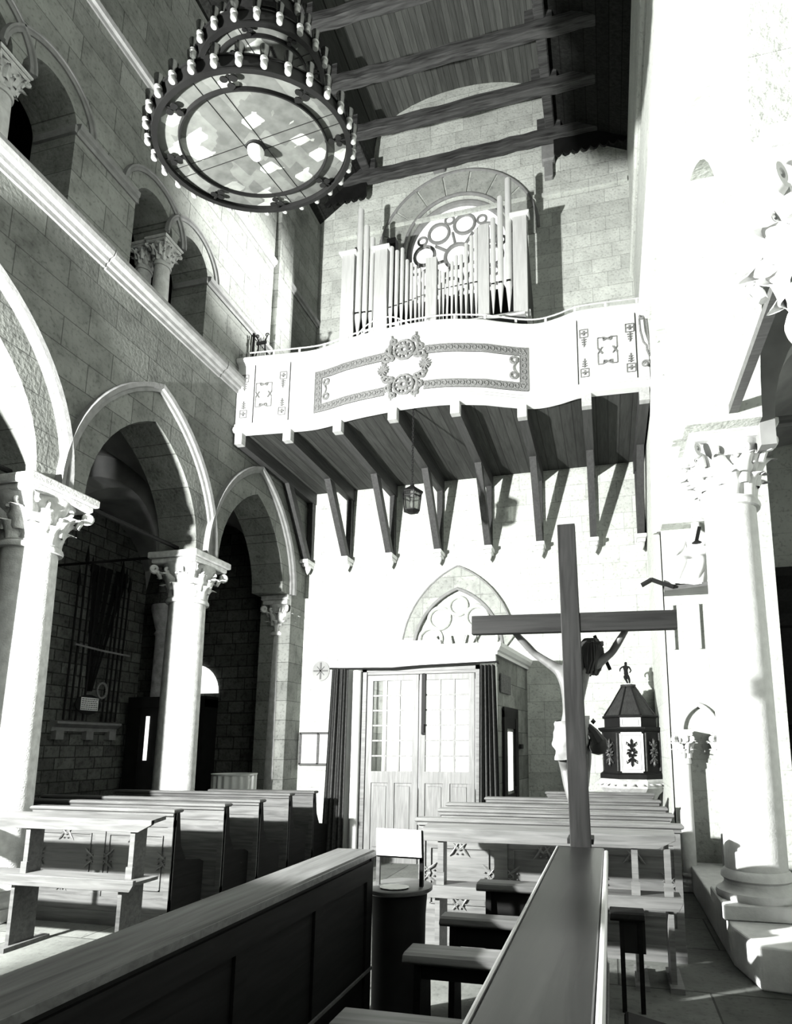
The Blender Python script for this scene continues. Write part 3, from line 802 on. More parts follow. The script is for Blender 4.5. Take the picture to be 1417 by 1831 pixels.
b.prism([(9.1, 8.3), (9.95, 8.3), (9.95, 9.6), (9.1, 10.62)], lambda u, v, d: (d, u, v), -1.13, -1.08)
b.prism([(9.1, 8.3), (9.95, 8.3), (9.95, 9.6), (9.1, 10.5)], lambda u, v, d: (d, u, v), -4.48, -4.43)
b.build('side_case', M_case, OG)
b = B(); b.box(-4.4, -1.1, 9.55, 9.6, 8.3, 9.75); b.build('swell_back', M_dark, OG)
def pipe(x, zt, r, zm, y=9.06, zb=8.87):
    b = B(); b.lathe([(r*.22, zb), (r*.98, zm-.07), (r, zm-.03), (r, zt), (r*.9, zt), (r*.9, zt-.02)], (x, y, 0), 14)
    p = b.build('pipe', M_pipe, OG, True)
    b = B(); b.box(x-r*.62, x+r*.62, y-r*1.05, y-r*.70, zm, zm+r*.55); b.build('pipe_mouth', M_black, p)
for x, zt, r in ((-4.16, 11.47, .058), (-4.03, 11.09, .052), (-3.91, 10.82, .045)): pipe(x, zt, r, 9.28)
for k, (x, zt) in enumerate(((-3.535, 10.55), (-3.43, 10.45), (-3.33, 10.48), (-3.235, 10.22), (-3.15, 10.14), (-3.07, 10.06), (-2.995, 10.0), (-2.93, 9.93))): pipe(x, zt, .038-.002*k, 9.30+.02*k)
for k, (x, zt) in enumerate(((-2.625, 9.88), (-2.555, 9.84), (-2.48, 9.88), (-2.40, 10.02), (-2.325, 10.12), (-2.235, 10.12), (-2.145, 10.32), (-2.05, 10.45), (-1.965, 10.56))): pipe(x, zt, .024+.0018*k, 9.5+.0*k)
for x, zt, r in ((-1.665, 10.72, .045), (-1.535, 11.12, .052), (-1.39, 11.45, .058)): pipe(x, zt, r, 9.40)
for k in range(18): 
    x = -3.5+k*.095; b = B(); b.lathe([(.008, 8.87), (.02, 9.2), (.02, 9.75+.15*abs(sin(k)))], (x, 9.26, 0), 8); b.build('inner_pipe', M_pipe, OG, True)
# organ console and desk roof behind the rail
b = B(); b.box(-2.4, -1.15, 8.2, 8.6, 7.35, 7.95, .02); b.box(-2.38, -2.3, 8.2, 8.6, 6.46, 7.35); b.box(-1.25, -1.17, 8.2, 8.6, 6.46, 7.35)
con = b.build('organ_console', M_dark); tag(con, 'dark organ console desk behind the railing below the right pipes', 'organ console')
b = B(); b.prism([(8.05, 7.98), (8.65, 8.12), (8.65, 8.16), (8.05, 8.02)], lambda u, v, d: (d, u, v), -2.35, -1.0); b.build('console_lid', M_pboard, con)
b = B(); b.prism([(-2.95, 7.62), (-2.55, 7.7), (-2.5, 7.80), (-2.7, 7.82), (-2.95, 7.70)], fX, 7.95, 8.0); tag(b.build('sheet_music', M_paper), 'pale sheet of music leaning behind the railing at the gallery centre', 'paper')

# ================================================================== HANGING LANTERN
LN = thing('hanging_lantern', (-2.58, 7.60, 4.78), 'small black glazed lantern hanging on a chain under the gallery', 'lantern')
def chain(b, a, c, link=.05, r=.006):
    a, c = Vector(a), Vector(c); n = max(2, int((c-a).length/(link*.72))); d = (c-a).normalized(); e = d.orthogonal().normalized(); f2 = d.cross(e)
    for k in range(n):
        o = a+(c-a)*(k+.5)/n; q = e if k % 2 else f2
        b.tube([o+d*(link*.5*cos(2*pi*t/8))+q*(link*.27*sin(2*pi*t/8)) for t in range(8)], r, 4, closed=True)
b = B(); chain(b, (-2.58, 7.60, 5.24), (-2.58, 7.60, 6.40)); b.build('chain', M_iron, LN)
b = B(); b.lathe([(.165, 5.10), (.16, 5.115), (.05, 5.19), (.03, 5.21), (.03, 5.24), (0, 5.25)], (-2.58, 7.6, 0), 6); b.build('lantern_roof', M_iron, LN)
b = B()
for k in range(6):
    a = 2*pi*k/6; b.tube([(-2.58+.14*cos(a), 7.6+.14*sin(a), 5.10), (-2.58+.11*cos(a), 7.6+.11*sin(a), 4.84)], .008, 5)
for z, r in ((5.10, .145), (4.84, .112), (5.04, .135)): b.tube([(-2.58+r*cos(2*pi*k/6), 7.6+r*sin(2*pi*k/6), z) for k in range(6)], .009, 5, closed=True)
b.lathe([(0, 4.80), (.05, 4.805), (.112, 4.835), (.112, 4.845), (0, 4.845)], (-2.58, 7.6, 0), 6)
b.build('lantern_frame', M_iron, LN)
b = B(); b.lathe([(.105, 4.85), (.132, 5.09)], (-2.58, 7.6, 0), 6); b.build('lantern_glass', M_glassC, LN)
b = B(); b.lathe([(0, 4.86), (.02, 4.87), (.03, 4.93), (.02, 4.98), (0, 5.0)], (-2.58, 7.6, 0), 10); b.build('bulb', M_bulb, LN, True)

# ================================================================== CHANDELIER
CH = Vector((-2.679, 3.734, 6.5)); NT = Vector((-.092, -.291, 1)).normalized()
QT = Vector((0, 0, 1)).rotation_difference(NT).to_matrix()
CT = thing('chandelier', CH, 'large round wrought-iron chandelier in stacked rings carrying many glass cups', 'chandelier')
def cpt(v, c=CH): return QT @ Vector(v)+c
M_disc = None
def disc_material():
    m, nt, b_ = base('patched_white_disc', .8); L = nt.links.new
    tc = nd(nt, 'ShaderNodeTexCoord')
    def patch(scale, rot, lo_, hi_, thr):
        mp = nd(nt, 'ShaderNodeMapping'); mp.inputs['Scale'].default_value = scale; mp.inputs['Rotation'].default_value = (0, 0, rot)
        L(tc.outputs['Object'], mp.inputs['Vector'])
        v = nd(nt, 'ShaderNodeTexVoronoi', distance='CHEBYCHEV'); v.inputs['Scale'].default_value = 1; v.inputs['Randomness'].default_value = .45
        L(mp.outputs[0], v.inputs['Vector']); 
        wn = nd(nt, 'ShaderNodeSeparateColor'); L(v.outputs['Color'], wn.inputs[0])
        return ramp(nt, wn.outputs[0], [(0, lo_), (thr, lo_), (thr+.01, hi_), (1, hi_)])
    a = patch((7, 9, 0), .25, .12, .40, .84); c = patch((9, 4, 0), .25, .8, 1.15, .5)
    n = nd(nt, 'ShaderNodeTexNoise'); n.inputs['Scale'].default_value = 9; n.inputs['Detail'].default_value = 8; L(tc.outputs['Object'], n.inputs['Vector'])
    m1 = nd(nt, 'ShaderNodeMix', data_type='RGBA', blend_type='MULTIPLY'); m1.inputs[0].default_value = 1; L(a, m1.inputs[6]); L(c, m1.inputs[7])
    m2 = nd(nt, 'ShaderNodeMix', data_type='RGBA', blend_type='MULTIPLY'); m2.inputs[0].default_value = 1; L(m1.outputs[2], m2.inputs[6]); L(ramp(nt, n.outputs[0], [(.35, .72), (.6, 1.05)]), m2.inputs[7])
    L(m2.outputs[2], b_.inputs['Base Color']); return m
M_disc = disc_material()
# one cup: brass holder with a tapering glass, built once and copied
def cup_master(loc):
    h = B(); h.lathe([(0, -.058), (.02, -.055), (.024, -.048), (.024, -.028), (.018, -.024), (.018, -.01), (.026, -.005), (.028, .012), (.016, .012)], (0, 0, 0), 14)
    h.v = [tuple(Vector(p)+Vector(loc)) for p in h.v]
    o = h.build('candle_cup', M_gilt, CT, True)
    gb = B(); gb.lathe([(.022, .0), (.027, .02), (.036, .10), (.034, .10), (.025, .02)], loc, 14); gl = gb.build('cup_glass', M_glassC, o, True)
    return o
ORG2 = CH
class _O: pass
cup0 = None
def tier(zo, r, ncup, c, first=False):
    global cup0
    off = Vector((0.03*zo, 0, zo)); c = CH+off
    P = lambda x, y, z: cpt((x, y, z), c)
    b = B()
    def bandring(b, r0, r1, z0, z1, n=72):
        prof = [(r0, z0), (r1, z0), (r1, z1), (r0, z1)]; b.sweep([(0, 0)]*4 if 0 else prof, [(c, QT @ Vector((cos(2*pi*k/n), sin(2*pi*k/n), 0)), NT) for k in range(n)], closed=True)
    bandring(b, r, r+.018, -.035, .06); bandring(b, r-.012, r+.03, -.04, -.028); bandring(b, r-.012, r+.03, .055, .066)
    ring = b.build('ring_band', M_iron, CT)
    b = B(); bandring(b, r*.765, r*.765+.012, -.03, .0); b.build('inner_ring', M_iron, ring)
    for k in range(8):     # trefoils
        b = B()
        a = 2*pi*(k+.35)/8
        def q(u, v): return P((r*.87+u)*cos(a)-v*sin(a), (r*.87+u)*sin(a)+v*cos(a), -.022)
        s_ = r/.756
        for u, v in ((.03, -.034), (.03, .034), (-.03, 0)):
            vs = [q(s_*(u+.026*cos(2*pi*t/10)), s_*(v+.03*sin(2*pi*t/10))) for t in range(10)]; ws = [p-NT*.008 for p in vs]
            b.add(vs+ws, [tuple(range(10)), tuple(reversed(range(10, 20)))]+[(t, (t+1) % 10, 10+(t+1) % 10, 10+t) for t in range(10)])
        b.beam(q(.09*s_, 0), q(-.085*s_, 0), .016, .008, NT)
        b.build('trefoil', M_iron, ring)
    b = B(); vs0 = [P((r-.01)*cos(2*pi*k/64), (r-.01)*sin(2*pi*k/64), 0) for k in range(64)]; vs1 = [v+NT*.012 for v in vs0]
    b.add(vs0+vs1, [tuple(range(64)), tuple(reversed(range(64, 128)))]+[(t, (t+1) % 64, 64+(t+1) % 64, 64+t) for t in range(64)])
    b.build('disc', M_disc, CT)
    b = B()
    for v in (-1, 1):
        b.beam(P(-r*.97, .07*v*r, -.002), P(r*.97, .07*v*r, -.002), .004, .003, NT); b.beam(P(.10*v*r, -r*.97, -.002), P(.10*v*r, r*.97, -.002), .004, .003, NT)
    b.build('disc_seam', M_iron, CT)
    for k in range(ncup):
        a = 2*pi*(k+.5)/ncup; p = P((r+.055)*cos(a), (r+.055)*sin(a), .01)
        if cup0 is None: cup0 = cup_master(p); cup0['_p'] = 1; del cup0['_p']; tier.p0 = Vector(p)
        else:
            cc = copy_tree(cup0, parent=CT); cc.location = Vector(p)-tier.p0
tier(0, .756, 30, CH); tier(.70, .49, 20, CH); tier(1.13, .30, 12, CH)
b = B(); b.lathe([(0, -.085), (.04, -.078), (.062, -.05), (.068, -.02), (.05, .01), (.03, .02)], CH-NT*.02, 20); b.build('lamp_globe', M_bulb, CT, True)
b = B(); b.lathe([(.075, .0), (.08, .012), (.03, .02)], CH-NT*.01, 20, mat=QT.to_4x4()); b.build('lamp_collar', M_iron, CT, True)
b = B()
for k in range(6):
    a = 2*pi*(k+.25)/6
    chain(b, cpt((.74*cos(a), .74*sin(a), .06)), cpt((.30*cos(a), .30*sin(a), .0), CH+Vector((.02, 0, .68))), .055, .006)
chain(b, CH+Vector((.03, 0, 1.15)), CH+Vector((.2, 0, 6.3)), .09, .008)
for k in range(4):
    a = 2*pi*(k+.2)/4; chain(b, cpt((.46*cos(a), .46*sin(a), .05), CH+Vector((.02, 0, .7))), cpt((.2*cos(a), .2*sin(a), 0), CH+Vector((.03, 0, 1.13))), .05, .006)
b.build('suspension_chain', M_iron, CT)

# ================================================================== ENTRANCE VESTIBULE
VY = 8.2; VL, VR, VRb = -3.62, -1.52, -1.32
VT = thing('entrance_vestibule', (-2.6, 8.9, 0), 'white box-shaped entrance porch with cornice, curtains and glazed double door', 'vestibule')
M_vest = stone('vestibule_blocks', (1, 2), .20, .34, .5, .36, .6, 5, .3, .4)
b = B(); b.box(-3.9, VR, VY, VY+.1, 2.70, 2.86); b.box(-3.9, VL+.12, VY, VY+.14, 0, 2.70); b.box(-1.74, VR, VY, VY+.14, 0, 2.70)
front = b.build('front_wall', M_paint, VT)
b = B()
def cornice(b, x0, x1, y0, x1b):
    prof = [(0, 2.86), (.03, 2.86), (.035, 2.9), (.06, 2.92), (.09, 2.97), (.10, 3.02), (0, 3.02)]
    q = [((x0-.0, D, 0), (-1, 0, 0)), ((x0, y0, 0), (-1, -1, 0)), ((x1, y0, 0), (1, -1, 0)), ((x1b, D, 0), (1, 0, 0))]
    b.sweep(prof, [(o, a, (0, 0, 1)) for o, a in q])
cornice(b, -3.9, VR, VY, VRb); b.prism([(-3.9, VY), (VR, VY), (VRb, D), (-3.9, D)], lambda u, v, d: (u, v, d), 2.86, 3.0)
b.build('cornice', M_paint, VT)
b = B(); b.prism([(VR, VY+.14), (VRb, D), (VRb-.12, D), (VR-.12, VY+.14)], lambda u, v, d: (u, v, d), 0, 2.86)
b2 = B(); b2.box(-3.9, -3.8, VY+.14, D, 0, 2.86); b2.build('side_wall', M_vest, VT)
side = b.build('side_wall', M_vest, VT)
def sidept(t, z, o): # t 0..1 along the right side wall
    x = VR+(VRb-VR)*t; y = VY+(D-VY)*t; return (x+o, y, z)
def sbox(b, t0, t1, z0, z1, o0, o1):
    vs = [sidept(t, z, o) for o in (o0, o1) for t, z in ((t0, z0), (t1, z0), (t1, z1), (t0, z1))]
    b.add(vs, [(0, 1, 2, 3), (7, 6, 5, 4), (0, 4, 5, 1), (1, 5, 6, 2), (2, 6, 7, 3), (3, 7, 4, 0)])
b = B(); sbox(b, .18, .26, 0, 2.1, 0, .03); sbox(b, .52, .60, 0, 2.1, 0, .03); sbox(b, .18, .60, 2.0, 2.15, 0, .03); sbox(b, .26, .52, 0, .9, .0, .02); sbox(b, .26, .52, 1.85, 2.0, 0, .02)
sd = b.build('side_door', M_dark, VT)
b = B(); sbox(b, .33, .45, .95, 1.8, .0, .012); b.build('side_door_pane', M_lit, sd)
b = B(); sbox(b, .46, .48, .9, 1.0, .03, .07); b.build('door_handle', M_iron, sd)
b = B(); sbox(b, .12, .40, 2.35, 2.62, .0, .02); b.build('inscribed_slab', plain('grey_slab', .12, .8, var=.4, scale=40), side)
b = B(); sbox(b, .66, .72, 1.55, 1.62, .01, .05); b.build('wall_switch', M_iron, side)
b = B(); b.box(-3.8, -1.55, 9.8, 9.85, 0, 2.86); b.box(-3.8, -1.5, VY+.14, 9.85, 0, .02); b.build('inner_wall', M_paint, VT)
b = B(); b.box(-3.79, -1.58, 9.78, 9.80, .9, 2.7); b.build('porch_glow_panel', M_lit, VT)  # glowing panel added behind the porch glazing to brighten its panes
# door frame and leaves
b = B(); b.box(-3.50, -3.43, VY-.02, VY+.06, 0, 2.72); b.box(-1.80, -1.74, VY-.02, VY+.06, 0, 2.72); b.box(-3.50, -1.74, VY-.02, VY+.06, 2.66, 2.74)
b.box(-3.43, -1.80, VY+.0, VY+.05, 2.62, 2.66)
b.build('door_frame', M_woodL, VT)
b = B(); b.tube([(-3.56, VY-.06, 0), (-3.56, VY-.06, 2.68)], .06, 14); b.build('door_post', M_paint, VT, True)
M_doorL = wood('pale_door_oak', .15, .26, 2, .5, .3)
for x0, x1, mirror in ((-3.42, -2.64, 0), (-2.62, -1.82, 1)):
    b = B(); st = .085
    b.box(x0, x0+st, VY, VY+.045, 0, 2.61); b.box(x1-st, x1, VY, VY+.045, 0, 2.61)
    b.box(x0+st, x1-st, VY, VY+.045, 2.53, 2.61); b.box(x0+st, x1-st, VY, VY+.045, 1.08, 1.24); b.box(x0+st, x1-st, VY, VY+.045, 0, .16)
    xm = (x0+x1)/2; b.box(xm-.045, xm+.045, VY, VY+.045, .16, 1.08)
    lf = b.build('door_leaf', M_doorL, VT)
    b = B(); wv = (x1-x0-2*st)
    for k in (1, 2): xx = x0+st+wv*k/3; b.box(xx-.012, xx+.012, VY+.008, VY+.038, 1.24, 2.53)
    for k in range(1, 6): zz = 1.24+1.29*k/6; b.box(x0+st, x1-st, VY+.010, VY+.036, zz-.012, zz+.012)
    b.build('glazing_bars', M_doorL, lf)
    b = B(); b.box(x0+st, x1-st, VY+.02, VY+.024, 1.24, 2.53); b.build('pane', M_glass, lf)
    b = B()
    for a0, a1 in ((x0+st, xm-.045), (xm+.045, x1-st)):
        b.box(a0, a1, VY+.018, VY+.03, .16, 1.08); b.box(a0+.035, a1-.035, VY+.006, VY+.03, .20, 1.04, .012)
    b.build('lower_panel', M_doorL, lf)
b = B(); b.box(-2.585, -2.53, VY-.03, VY, 1.75, 2.62, .01); b.box(-2.575, -2.54, VY-.05, VY-.02, 1.78, 1.9); b.build('door_bolt', M_iron, VT)
# curtain rod and curtains
b = B(); b.tube([(-3.97, VY-.13, 2.715), (-3.0, VY-.13, 2.69), (-2.6, VY-.13, 2.715), (-1.45, VY-.13, 2.74)], .014, 8); b.tube([(-3.95, VY-.13, 2.715), (-3.95, VY, 2.715)], .01, 6); b.tube([(-1.47, VY-.13, 2.73), (-1.47, VY, 2.73)], .01, 6)
rodo = b.build('curtain_rod', M_iron, smooth=True); tag(rodo, 'thin dark curtain rod across the front of the white porch', 'curtain rod')
def curtain(x0, x1, xb0, xb1, label):
    b = B()
    def fn(i, j):
        x = (x0+(x1-x0)*i)*(1-j)+(xb0+(xb1-xb0)*i)*j
        return (x, VY-.13+.035*sin(i*pi*9+.5*j)+.012*sin(i*pi*23), 2.70-2.62*j)
    b.grid(fn, 72, 10); b.grid(lambda i, j: tuple(Vector(fn(i, j))+Vector((0, .006, 0))), 72, 10)
    b.build_ = None
    o = b.build('curtain', M_curt, smooth=False)
    for p in o.data.polygons: p.use_smooth = True
    tag(o, label, 'curtain', 'curtains of the porch')
curtain(-3.93, -3.68, -4.02, -3.68, 'dark folded curtain left of the glazed double door')
curtain(-1.72, -1.50, -1.74, -1.42, 'dark folded curtain right of the glazed double door')
b = B(); b.prism([(-3.1, 8.6), (-2.42, 8.6), (-2.42, 8.75), (-3.1, 8.75)], lambda u, v, d: (u, v, d), 3.02, 3.10); b.prism([(-3.1, 3.10), (-2.42, 3.10), (-2.44, 3.18), (-3.04, 3.18)], fX, 8.6, 8.75)
tag(b.build('flat_case', plain('pale_grey_case', .5, .6)), 'long pale flat case lying on the roof of the white porch', 'case')
# small white leafy plaster relief on top of vestibule (feet of the tympanum figure)
b = B()
for u in (-.34, -.12, .12, .3):
    b.tube([(ca+u, D-.12, 3.12+.0), (ca+u*.8, D-.12, 3.3), (ca+u*1.2, D-.12, 3.5)], [.05, .03, .02], 8)
b.box(ca-.4, ca+.42, D-.2, D-.05, 3.02, 3.12, .02)
tag(b.build('carved_lunette_foot', M_paint, smooth=True), 'small white carved stand inside the pointed arch above the porch', 'carving')

# notice board, relief cross, electric switch on the entrance wall
NB = thing('notice_board', (-5.1, D-.03, 1.54), 'framed two-pane notice board on the wall left of the dark curtain', 'notice board')
b = B()
for x in (-5.45, -5.1, -4.76): b.box(x-.02, x+.02, D-.05, D, 1.27, 1.82)
for z in (1.27, 1.82): b.box(-5.47, -4.74, D-.05, D, z-.02, z+.02)
b.build('frame', M_woodM, NB)
b = B(); b.box(-5.43, -4.78, D-.02, D-.005, 1.29, 1.80); b.build('paper', M_paper, NB)
RC = thing('relief_cross', (-5.11, D-.02, 2.95), 'round carved cross medallion on the wall above the notice board', 'relief')
b = B(); b.lathe([(0, 0), (.165, 0), (.17, .02), (.15, .025), (0, .02)], (0, 0, 0), 28); b.v = [(-5.11+p[0], D-p[2], 2.95+p[1]*1.1) for p in b.v]; b.build('disc', M_plaster, RC, True)
b = B()
for k in range(8):
    a = pi*k/4; l = .14 if k % 2 == 0 else .10
    b.beam((-5.11, D-.03, 2.95), (-5.11+l*cos(a), D-.03, 2.95+l*sin(a)*1.1), .03 if k % 2 == 0 else .012, .014, (0, 1, 0))
b.build('cross_arms', plain('relief_grey', .16, .8), RC)
b = B(); b.box(-4.86, -4.74, D-.04, D, 1.92, 2.16, .01); sw = tag(b.build('holy_water_notice', M_paper), 'small white wall box with a dark dial beside the dark curtain', 'wall box')
b = B(); b.lathe([(0, 0), (.03, 0), (.03, .02), (0, .02)], (0, 0, 0), 12); b.v = [(-4.79+p[0], D-.04-p[2], 2.08+p[1]) for p in b.v]; b.build('dial', M_iron, sw)
sw.name = 'wall_box'

# aisle portal with daylight in its panes
b = B(); cxp = -7.98
b.box(cxp-.85, cxp-.55, D-.44, D-.06, 0, 2.45); b.box(cxp+.60, cxp+.80, D-.44, D-.06, 0, 2.45); b.box(cxp-.85, cxp+.80, D-.45, D-.06, 2.3, 2.5)
b.box(cxp-.55, cxp+.60, D-.42, D-.36, 0, 2.3)
d1 = b.build('door_1', M_dark); struct(d1)
b = B(); b.box(cxp-.44, cxp-.37, D-.435, D-.42, 1.33, 2.14); b.box(cxp+.30, cxp+.55, D-.435, D-.42, 1.33, 2.14); b.build('pane', M_lit, d1)
b = B(); b.prism([(-7.70+.52*cos(pi*k/16), 2.58+.55*sin(pi*k/16)) for k in range(17)], fX, D-.10, D-.065)
w2 = b.build('window_2', M_lit); struct(w2)
# engaged pier of the aisle
b = B(); b.lathe([(.28, 0), (.27, 3.7), (.30, 3.74), (.27, 3.8), (.38, 4.2), (.38, 4.3)], (-8.33, 9.98, 0), 24)
tag(b.build('half_column', plain('aisle_column_stone', .25, .85, var=.35, scale=7, bump=.5), smooth=True), 'rough half column in the dark aisle, its right side lit', 'column')

# lance trophy on the aisle wall
XT = -8.93
TR = thing('wall_ledge', (XT, 8.9, 1.95), 'pale moulded stone ledge on the dark aisle wall below the lances', 'ledge')
b = B(); b.sweep([(0, -.09), (.05, -.09), (.06, -.03), (.11, 0), (.16, .03), (.16, .07), (0, .09)], [((XAL, 8.15, 1.93), (1, 0, 0), (0, 0, 1)), ((XAL, 9.5, 1.93), (1, 0, 0), (0, 0, 1))])
b.build('shelf', M_stoneM, TR)
b = B()
for y in (8.25, 8.85, 9.35):
    b = B(); b.box(XAL, XAL+.1, y-.05, y+.1, 1.7, 1.85); b.build('bracket', M_stoneM, TR)
for k, y in enumerate((8.22, 8.34, 8.46, 8.6, 9.0, 9.10, 9.2, 9.3)):
    zt = 4.3+.25*((k*3) % 4)*.6
    b = B(); b.tube([(XT+.12, y, 2.02), (XT+.12, y+.06*(1 if k > 3 else .4), zt)], .017, 8); ln = b.build('lance', M_dark, smooth=True)
    b = B(); b.lathe([(.012, zt), (.035, zt+.06), (.02, zt+.2), (0, zt+.36)], (XT+.12, y+.06*(1 if k > 3 else .4), 0), 8); b.build('lance_head', M_iron, ln, True)
    tag(ln, '%s dark lance standing on the stone ledge against the aisle wall, counted from the left' % ('first second third fourth fifth sixth seventh eighth'.split()[k]), 'lance', 'lances against the aisle wall')
for k, (dy, dz) in enumerate(((-.30, 3.6), (-.15, 3.75), (.0, 3.8), (.18, 3.7), (.34, 3.55))):
    b = B(); y0, y1 = 8.78+.05*k*.3, 8.78+dy*1.0+.25
    def fn(i, j, y0=y0, y1=y1, k=k): 
        return (-8.99+.014*k+.004*sin(i*9+j*3), y0+(y1-y0)*j+(.03+.10*j)*(i-.5), 2.55+2.3*j)
    b.grid(fn, 8, 12); b.grid(lambda i, j: (fn(i, j)[0]+.004, fn(i, j)[1], fn(i, j)[2]), 8, 12)
    tag(b.build('furled_flag', M_black), '%s dark furled flag of the fan rising above the wreath, counted from the left' % ('first second third fourth fifth'.split()[k]), 'flag', 'furled flags of the trophy')
b = B(); b.tube([(XT+.17, 8.25, 3.30), (XT+.17, 8.8, 3.27), (XT+.17, 9.45, 3.26)], .02, 6); tag(b.build('lance_rail', M_stoneM, smooth=True), 'thin pale rail holding the lances across their middle', 'rail')
PQ = thing('oval_plaque', (XT, 8.66, 2.3), 'pale inscribed plaque behind the wreath above the stone ledge', 'plaque')
b = B(); b.lathe([(0, 0), (.22, 0), (.23, .03), (.2, .04), (0, .04)], (0, 0, 0), 28); b.v = [(XT+.12+p[2], 8.66+p[0]*1.15, 2.30+p[1]*.75) for p in b.v]; b.build('board', M_dark, PQ, True)
b = B(); b.box(XT+.161, XT+.166, 8.49, 8.85, 2.20, 2.42); b.build('paper', M_paper, PQ)
b = B()
rn = random.Random(3)
for r in range(6):
    y = 8.505
    while y < 8.82:
        l = rn.uniform(.02, .05); b.box(XT+.1661, XT+.168, y, min(y+l, 8.835), 2.215+.034*r, 2.228+.034*r); y += l+.012
b.build('lines_of_writing', M_text, PQ)
b = B()
for k in range(16):
    a = 2*pi*k/16; b.tube([(XT+.2, 8.86+.10*cos(a), 2.56+.13*sin(a)), (XT+.22, 8.86+.10*cos(a+.5)*1.15, 2.56+.13*sin(a+.5)*1.15)], [.022, .006], 6)
b.tube([(XT+.2, 8.86+.10*cos(2*pi*k/20), 2.56+.13*sin(2*pi*k/20)) for k in range(20)], .014, 6, closed=True)
tag(b.build('wreath', M_stoneM, smooth=True), 'small oval wreath hanging at the foot of the furled flags', 'wreath')

# fluted font bowl in the aisle
b = B(); n = 36
b.grid(lambda i, j: ((-6.0+(.34+.012*cos(i*2*pi*n/2))*cos(2*pi*i)), 8.9+(.34+.012*cos(i*2*pi*n/2))*sin(2*pi*i), .62+.5*j), 144, 1, cu=True)
b.lathe([(.0, 1.12), (.35, 1.12), (.36, 1.15), (.30, 1.15), (.28, 1.05), (0, 1.0)], (-6.0, 8.9, 0), 36); b.lathe([(.2, 0), (.2, .1), (.1, .2), (.1, .5), (.34, .62)], (-6.0, 8.9, 0), 24)
tag(b.build('fluted_basin', M_paint), 'white fluted basin between the left columns behind the pews', 'basin')

# ================================================================== CRUCIFIX
KY = 3.88
CX = thing('crucifix', (-.19, KY, 0), 'tall dark wooden crucifix seen from behind at the end of the bench', 'crucifix')
tl = .04/2.0   # slight lean
def kx(z): return -.195-.0178*(z-1.0)
b = B(); b.prism([(kx(0)-.065, 0), (kx(0)+.065, 0), (kx(3.05)+.058, 3.05), (kx(3.05)-.058, 3.05)], fX, KY-.035, KY+.035)
b.build('post', M_cross, CX, bev=.004)
b = B(); b.prism([(-.875, 2.335), (.435, 2.315), (.435, 2.435), (-.875, 2.46)], fX, KY-.03, KY+.03)
M_crossX = wood('cross_wood_arm', .008, .026, 0, .6, .2)
b.build('crossbar', M_crossX, CX, bev=.004)
def skin(name, verts, edges, radii, mat, parent, sub=2, root=0):
    o_ = ORG.get(parent.name, Vector((0, 0, 0))) if parent else Vector((0, 0, 0))
    me = bpy.data.meshes.new(name); me.from_pydata([tuple(Vector(v)-o_) for v in verts], edges, []); me.materials.append(mat)
    o = bpy.data.objects.new(name, me); COL.objects.link(o)
    if parent: o.parent = parent; ORG[o.name] = o_
    md = o.modifiers.new('skin', 'SKIN'); md.use_smooth_shade = True; md.branch_smoothing = .6
    if not me.skin_vertices: 
        bpy.context.view_layer.objects.active = o
    sv = me.skin_vertices[0].data
    for i, r in enumerate(radii): sv[i].radius = r if isinstance(r, tuple) else (r, r); sv[i].use_root = (i == root)
    m2 = o.modifiers.new('sub', 'SUBSURF'); m2.levels = sub; m2.render_levels = sub
    return o
# body faces away from the camera (+Y); x,z measured on the picture at y about 4.03
V, E_, Rr = [], [], []
def jv(p, r, par=None):
    V.append(p); Rr.append(r)
    if par is not None: E_.append((par, len(V)-1))
    return len(V)-1
pel = jv((-.235, 4.02, 1.70), (.085, .065)); bel = jv((-.235, 4.03, 1.80), (.072, .056), pel)
che = jv((-.225, 4.02, 1.95), (.105, .07), bel); chu = jv((-.205, 4.02, 2.06), (.10, .062), che)
nek = jv((-.165, 4.04, 2.145), (.045, .045), chu); hd0 = jv((-.13, 4.07, 2.20), (.062, .066), nek); hd1 = jv((-.095, 4.09, 2.27), (.060, .068), hd0); hd2 = jv((-.085, 4.095, 2.31), (.035, .04), hd1)
def arm(s, sh, el, wr_, hn):
    a = jv(sh, .040, chu); a2 = jv(tuple((Vector(sh)*.5+Vector(el)*.5)), .031, a); c = jv(el, .026, a2); d = jv(tuple(Vector(el)*.6+Vector(wr_)*.4), .028, c); e = jv(wr_, .021, d); f_ = jv(hn, (.034, .017), e)
    h = Vector(hn); dirv = (h-Vector(wr_)).normalized(); side_ = Vector((-dirv.z, 0, dirv.x))
    for k, (o, l) in enumerate(((-.024, .05), (-.009, .062), (.008, .065), (.024, .055))):
        g1 = jv(tuple(h+side_*o+dirv*.03), .0085, f_); g2 = jv(tuple(h+side_*o*1.15+dirv*(.03+l*.6)+Vector((0, .012, 0))), .0075, g1); jv(tuple(h+side_*o*1.1+dirv*(.03+l*.8)+Vector((0, .032, 0))), .006, g2)
    t1 = jv(tuple(h-side_*.034*s+dirv*.0), .009, f_); jv(tuple(h-side_*.05*s+dirv*.03+Vector((0, .015, 0))), .0075, t1)
arm(-1, (-.315, 4.02, 2.10), (-.475, 4.03, 2.215), (-.60, 3.97, 2.355), (-.635, 3.945, 2.39))
arm(1, (-.075, 4.02, 2.12), (.035, 4.03, 2.205), (.13, 3.97, 2.345), (.155, 3.945, 2.385))
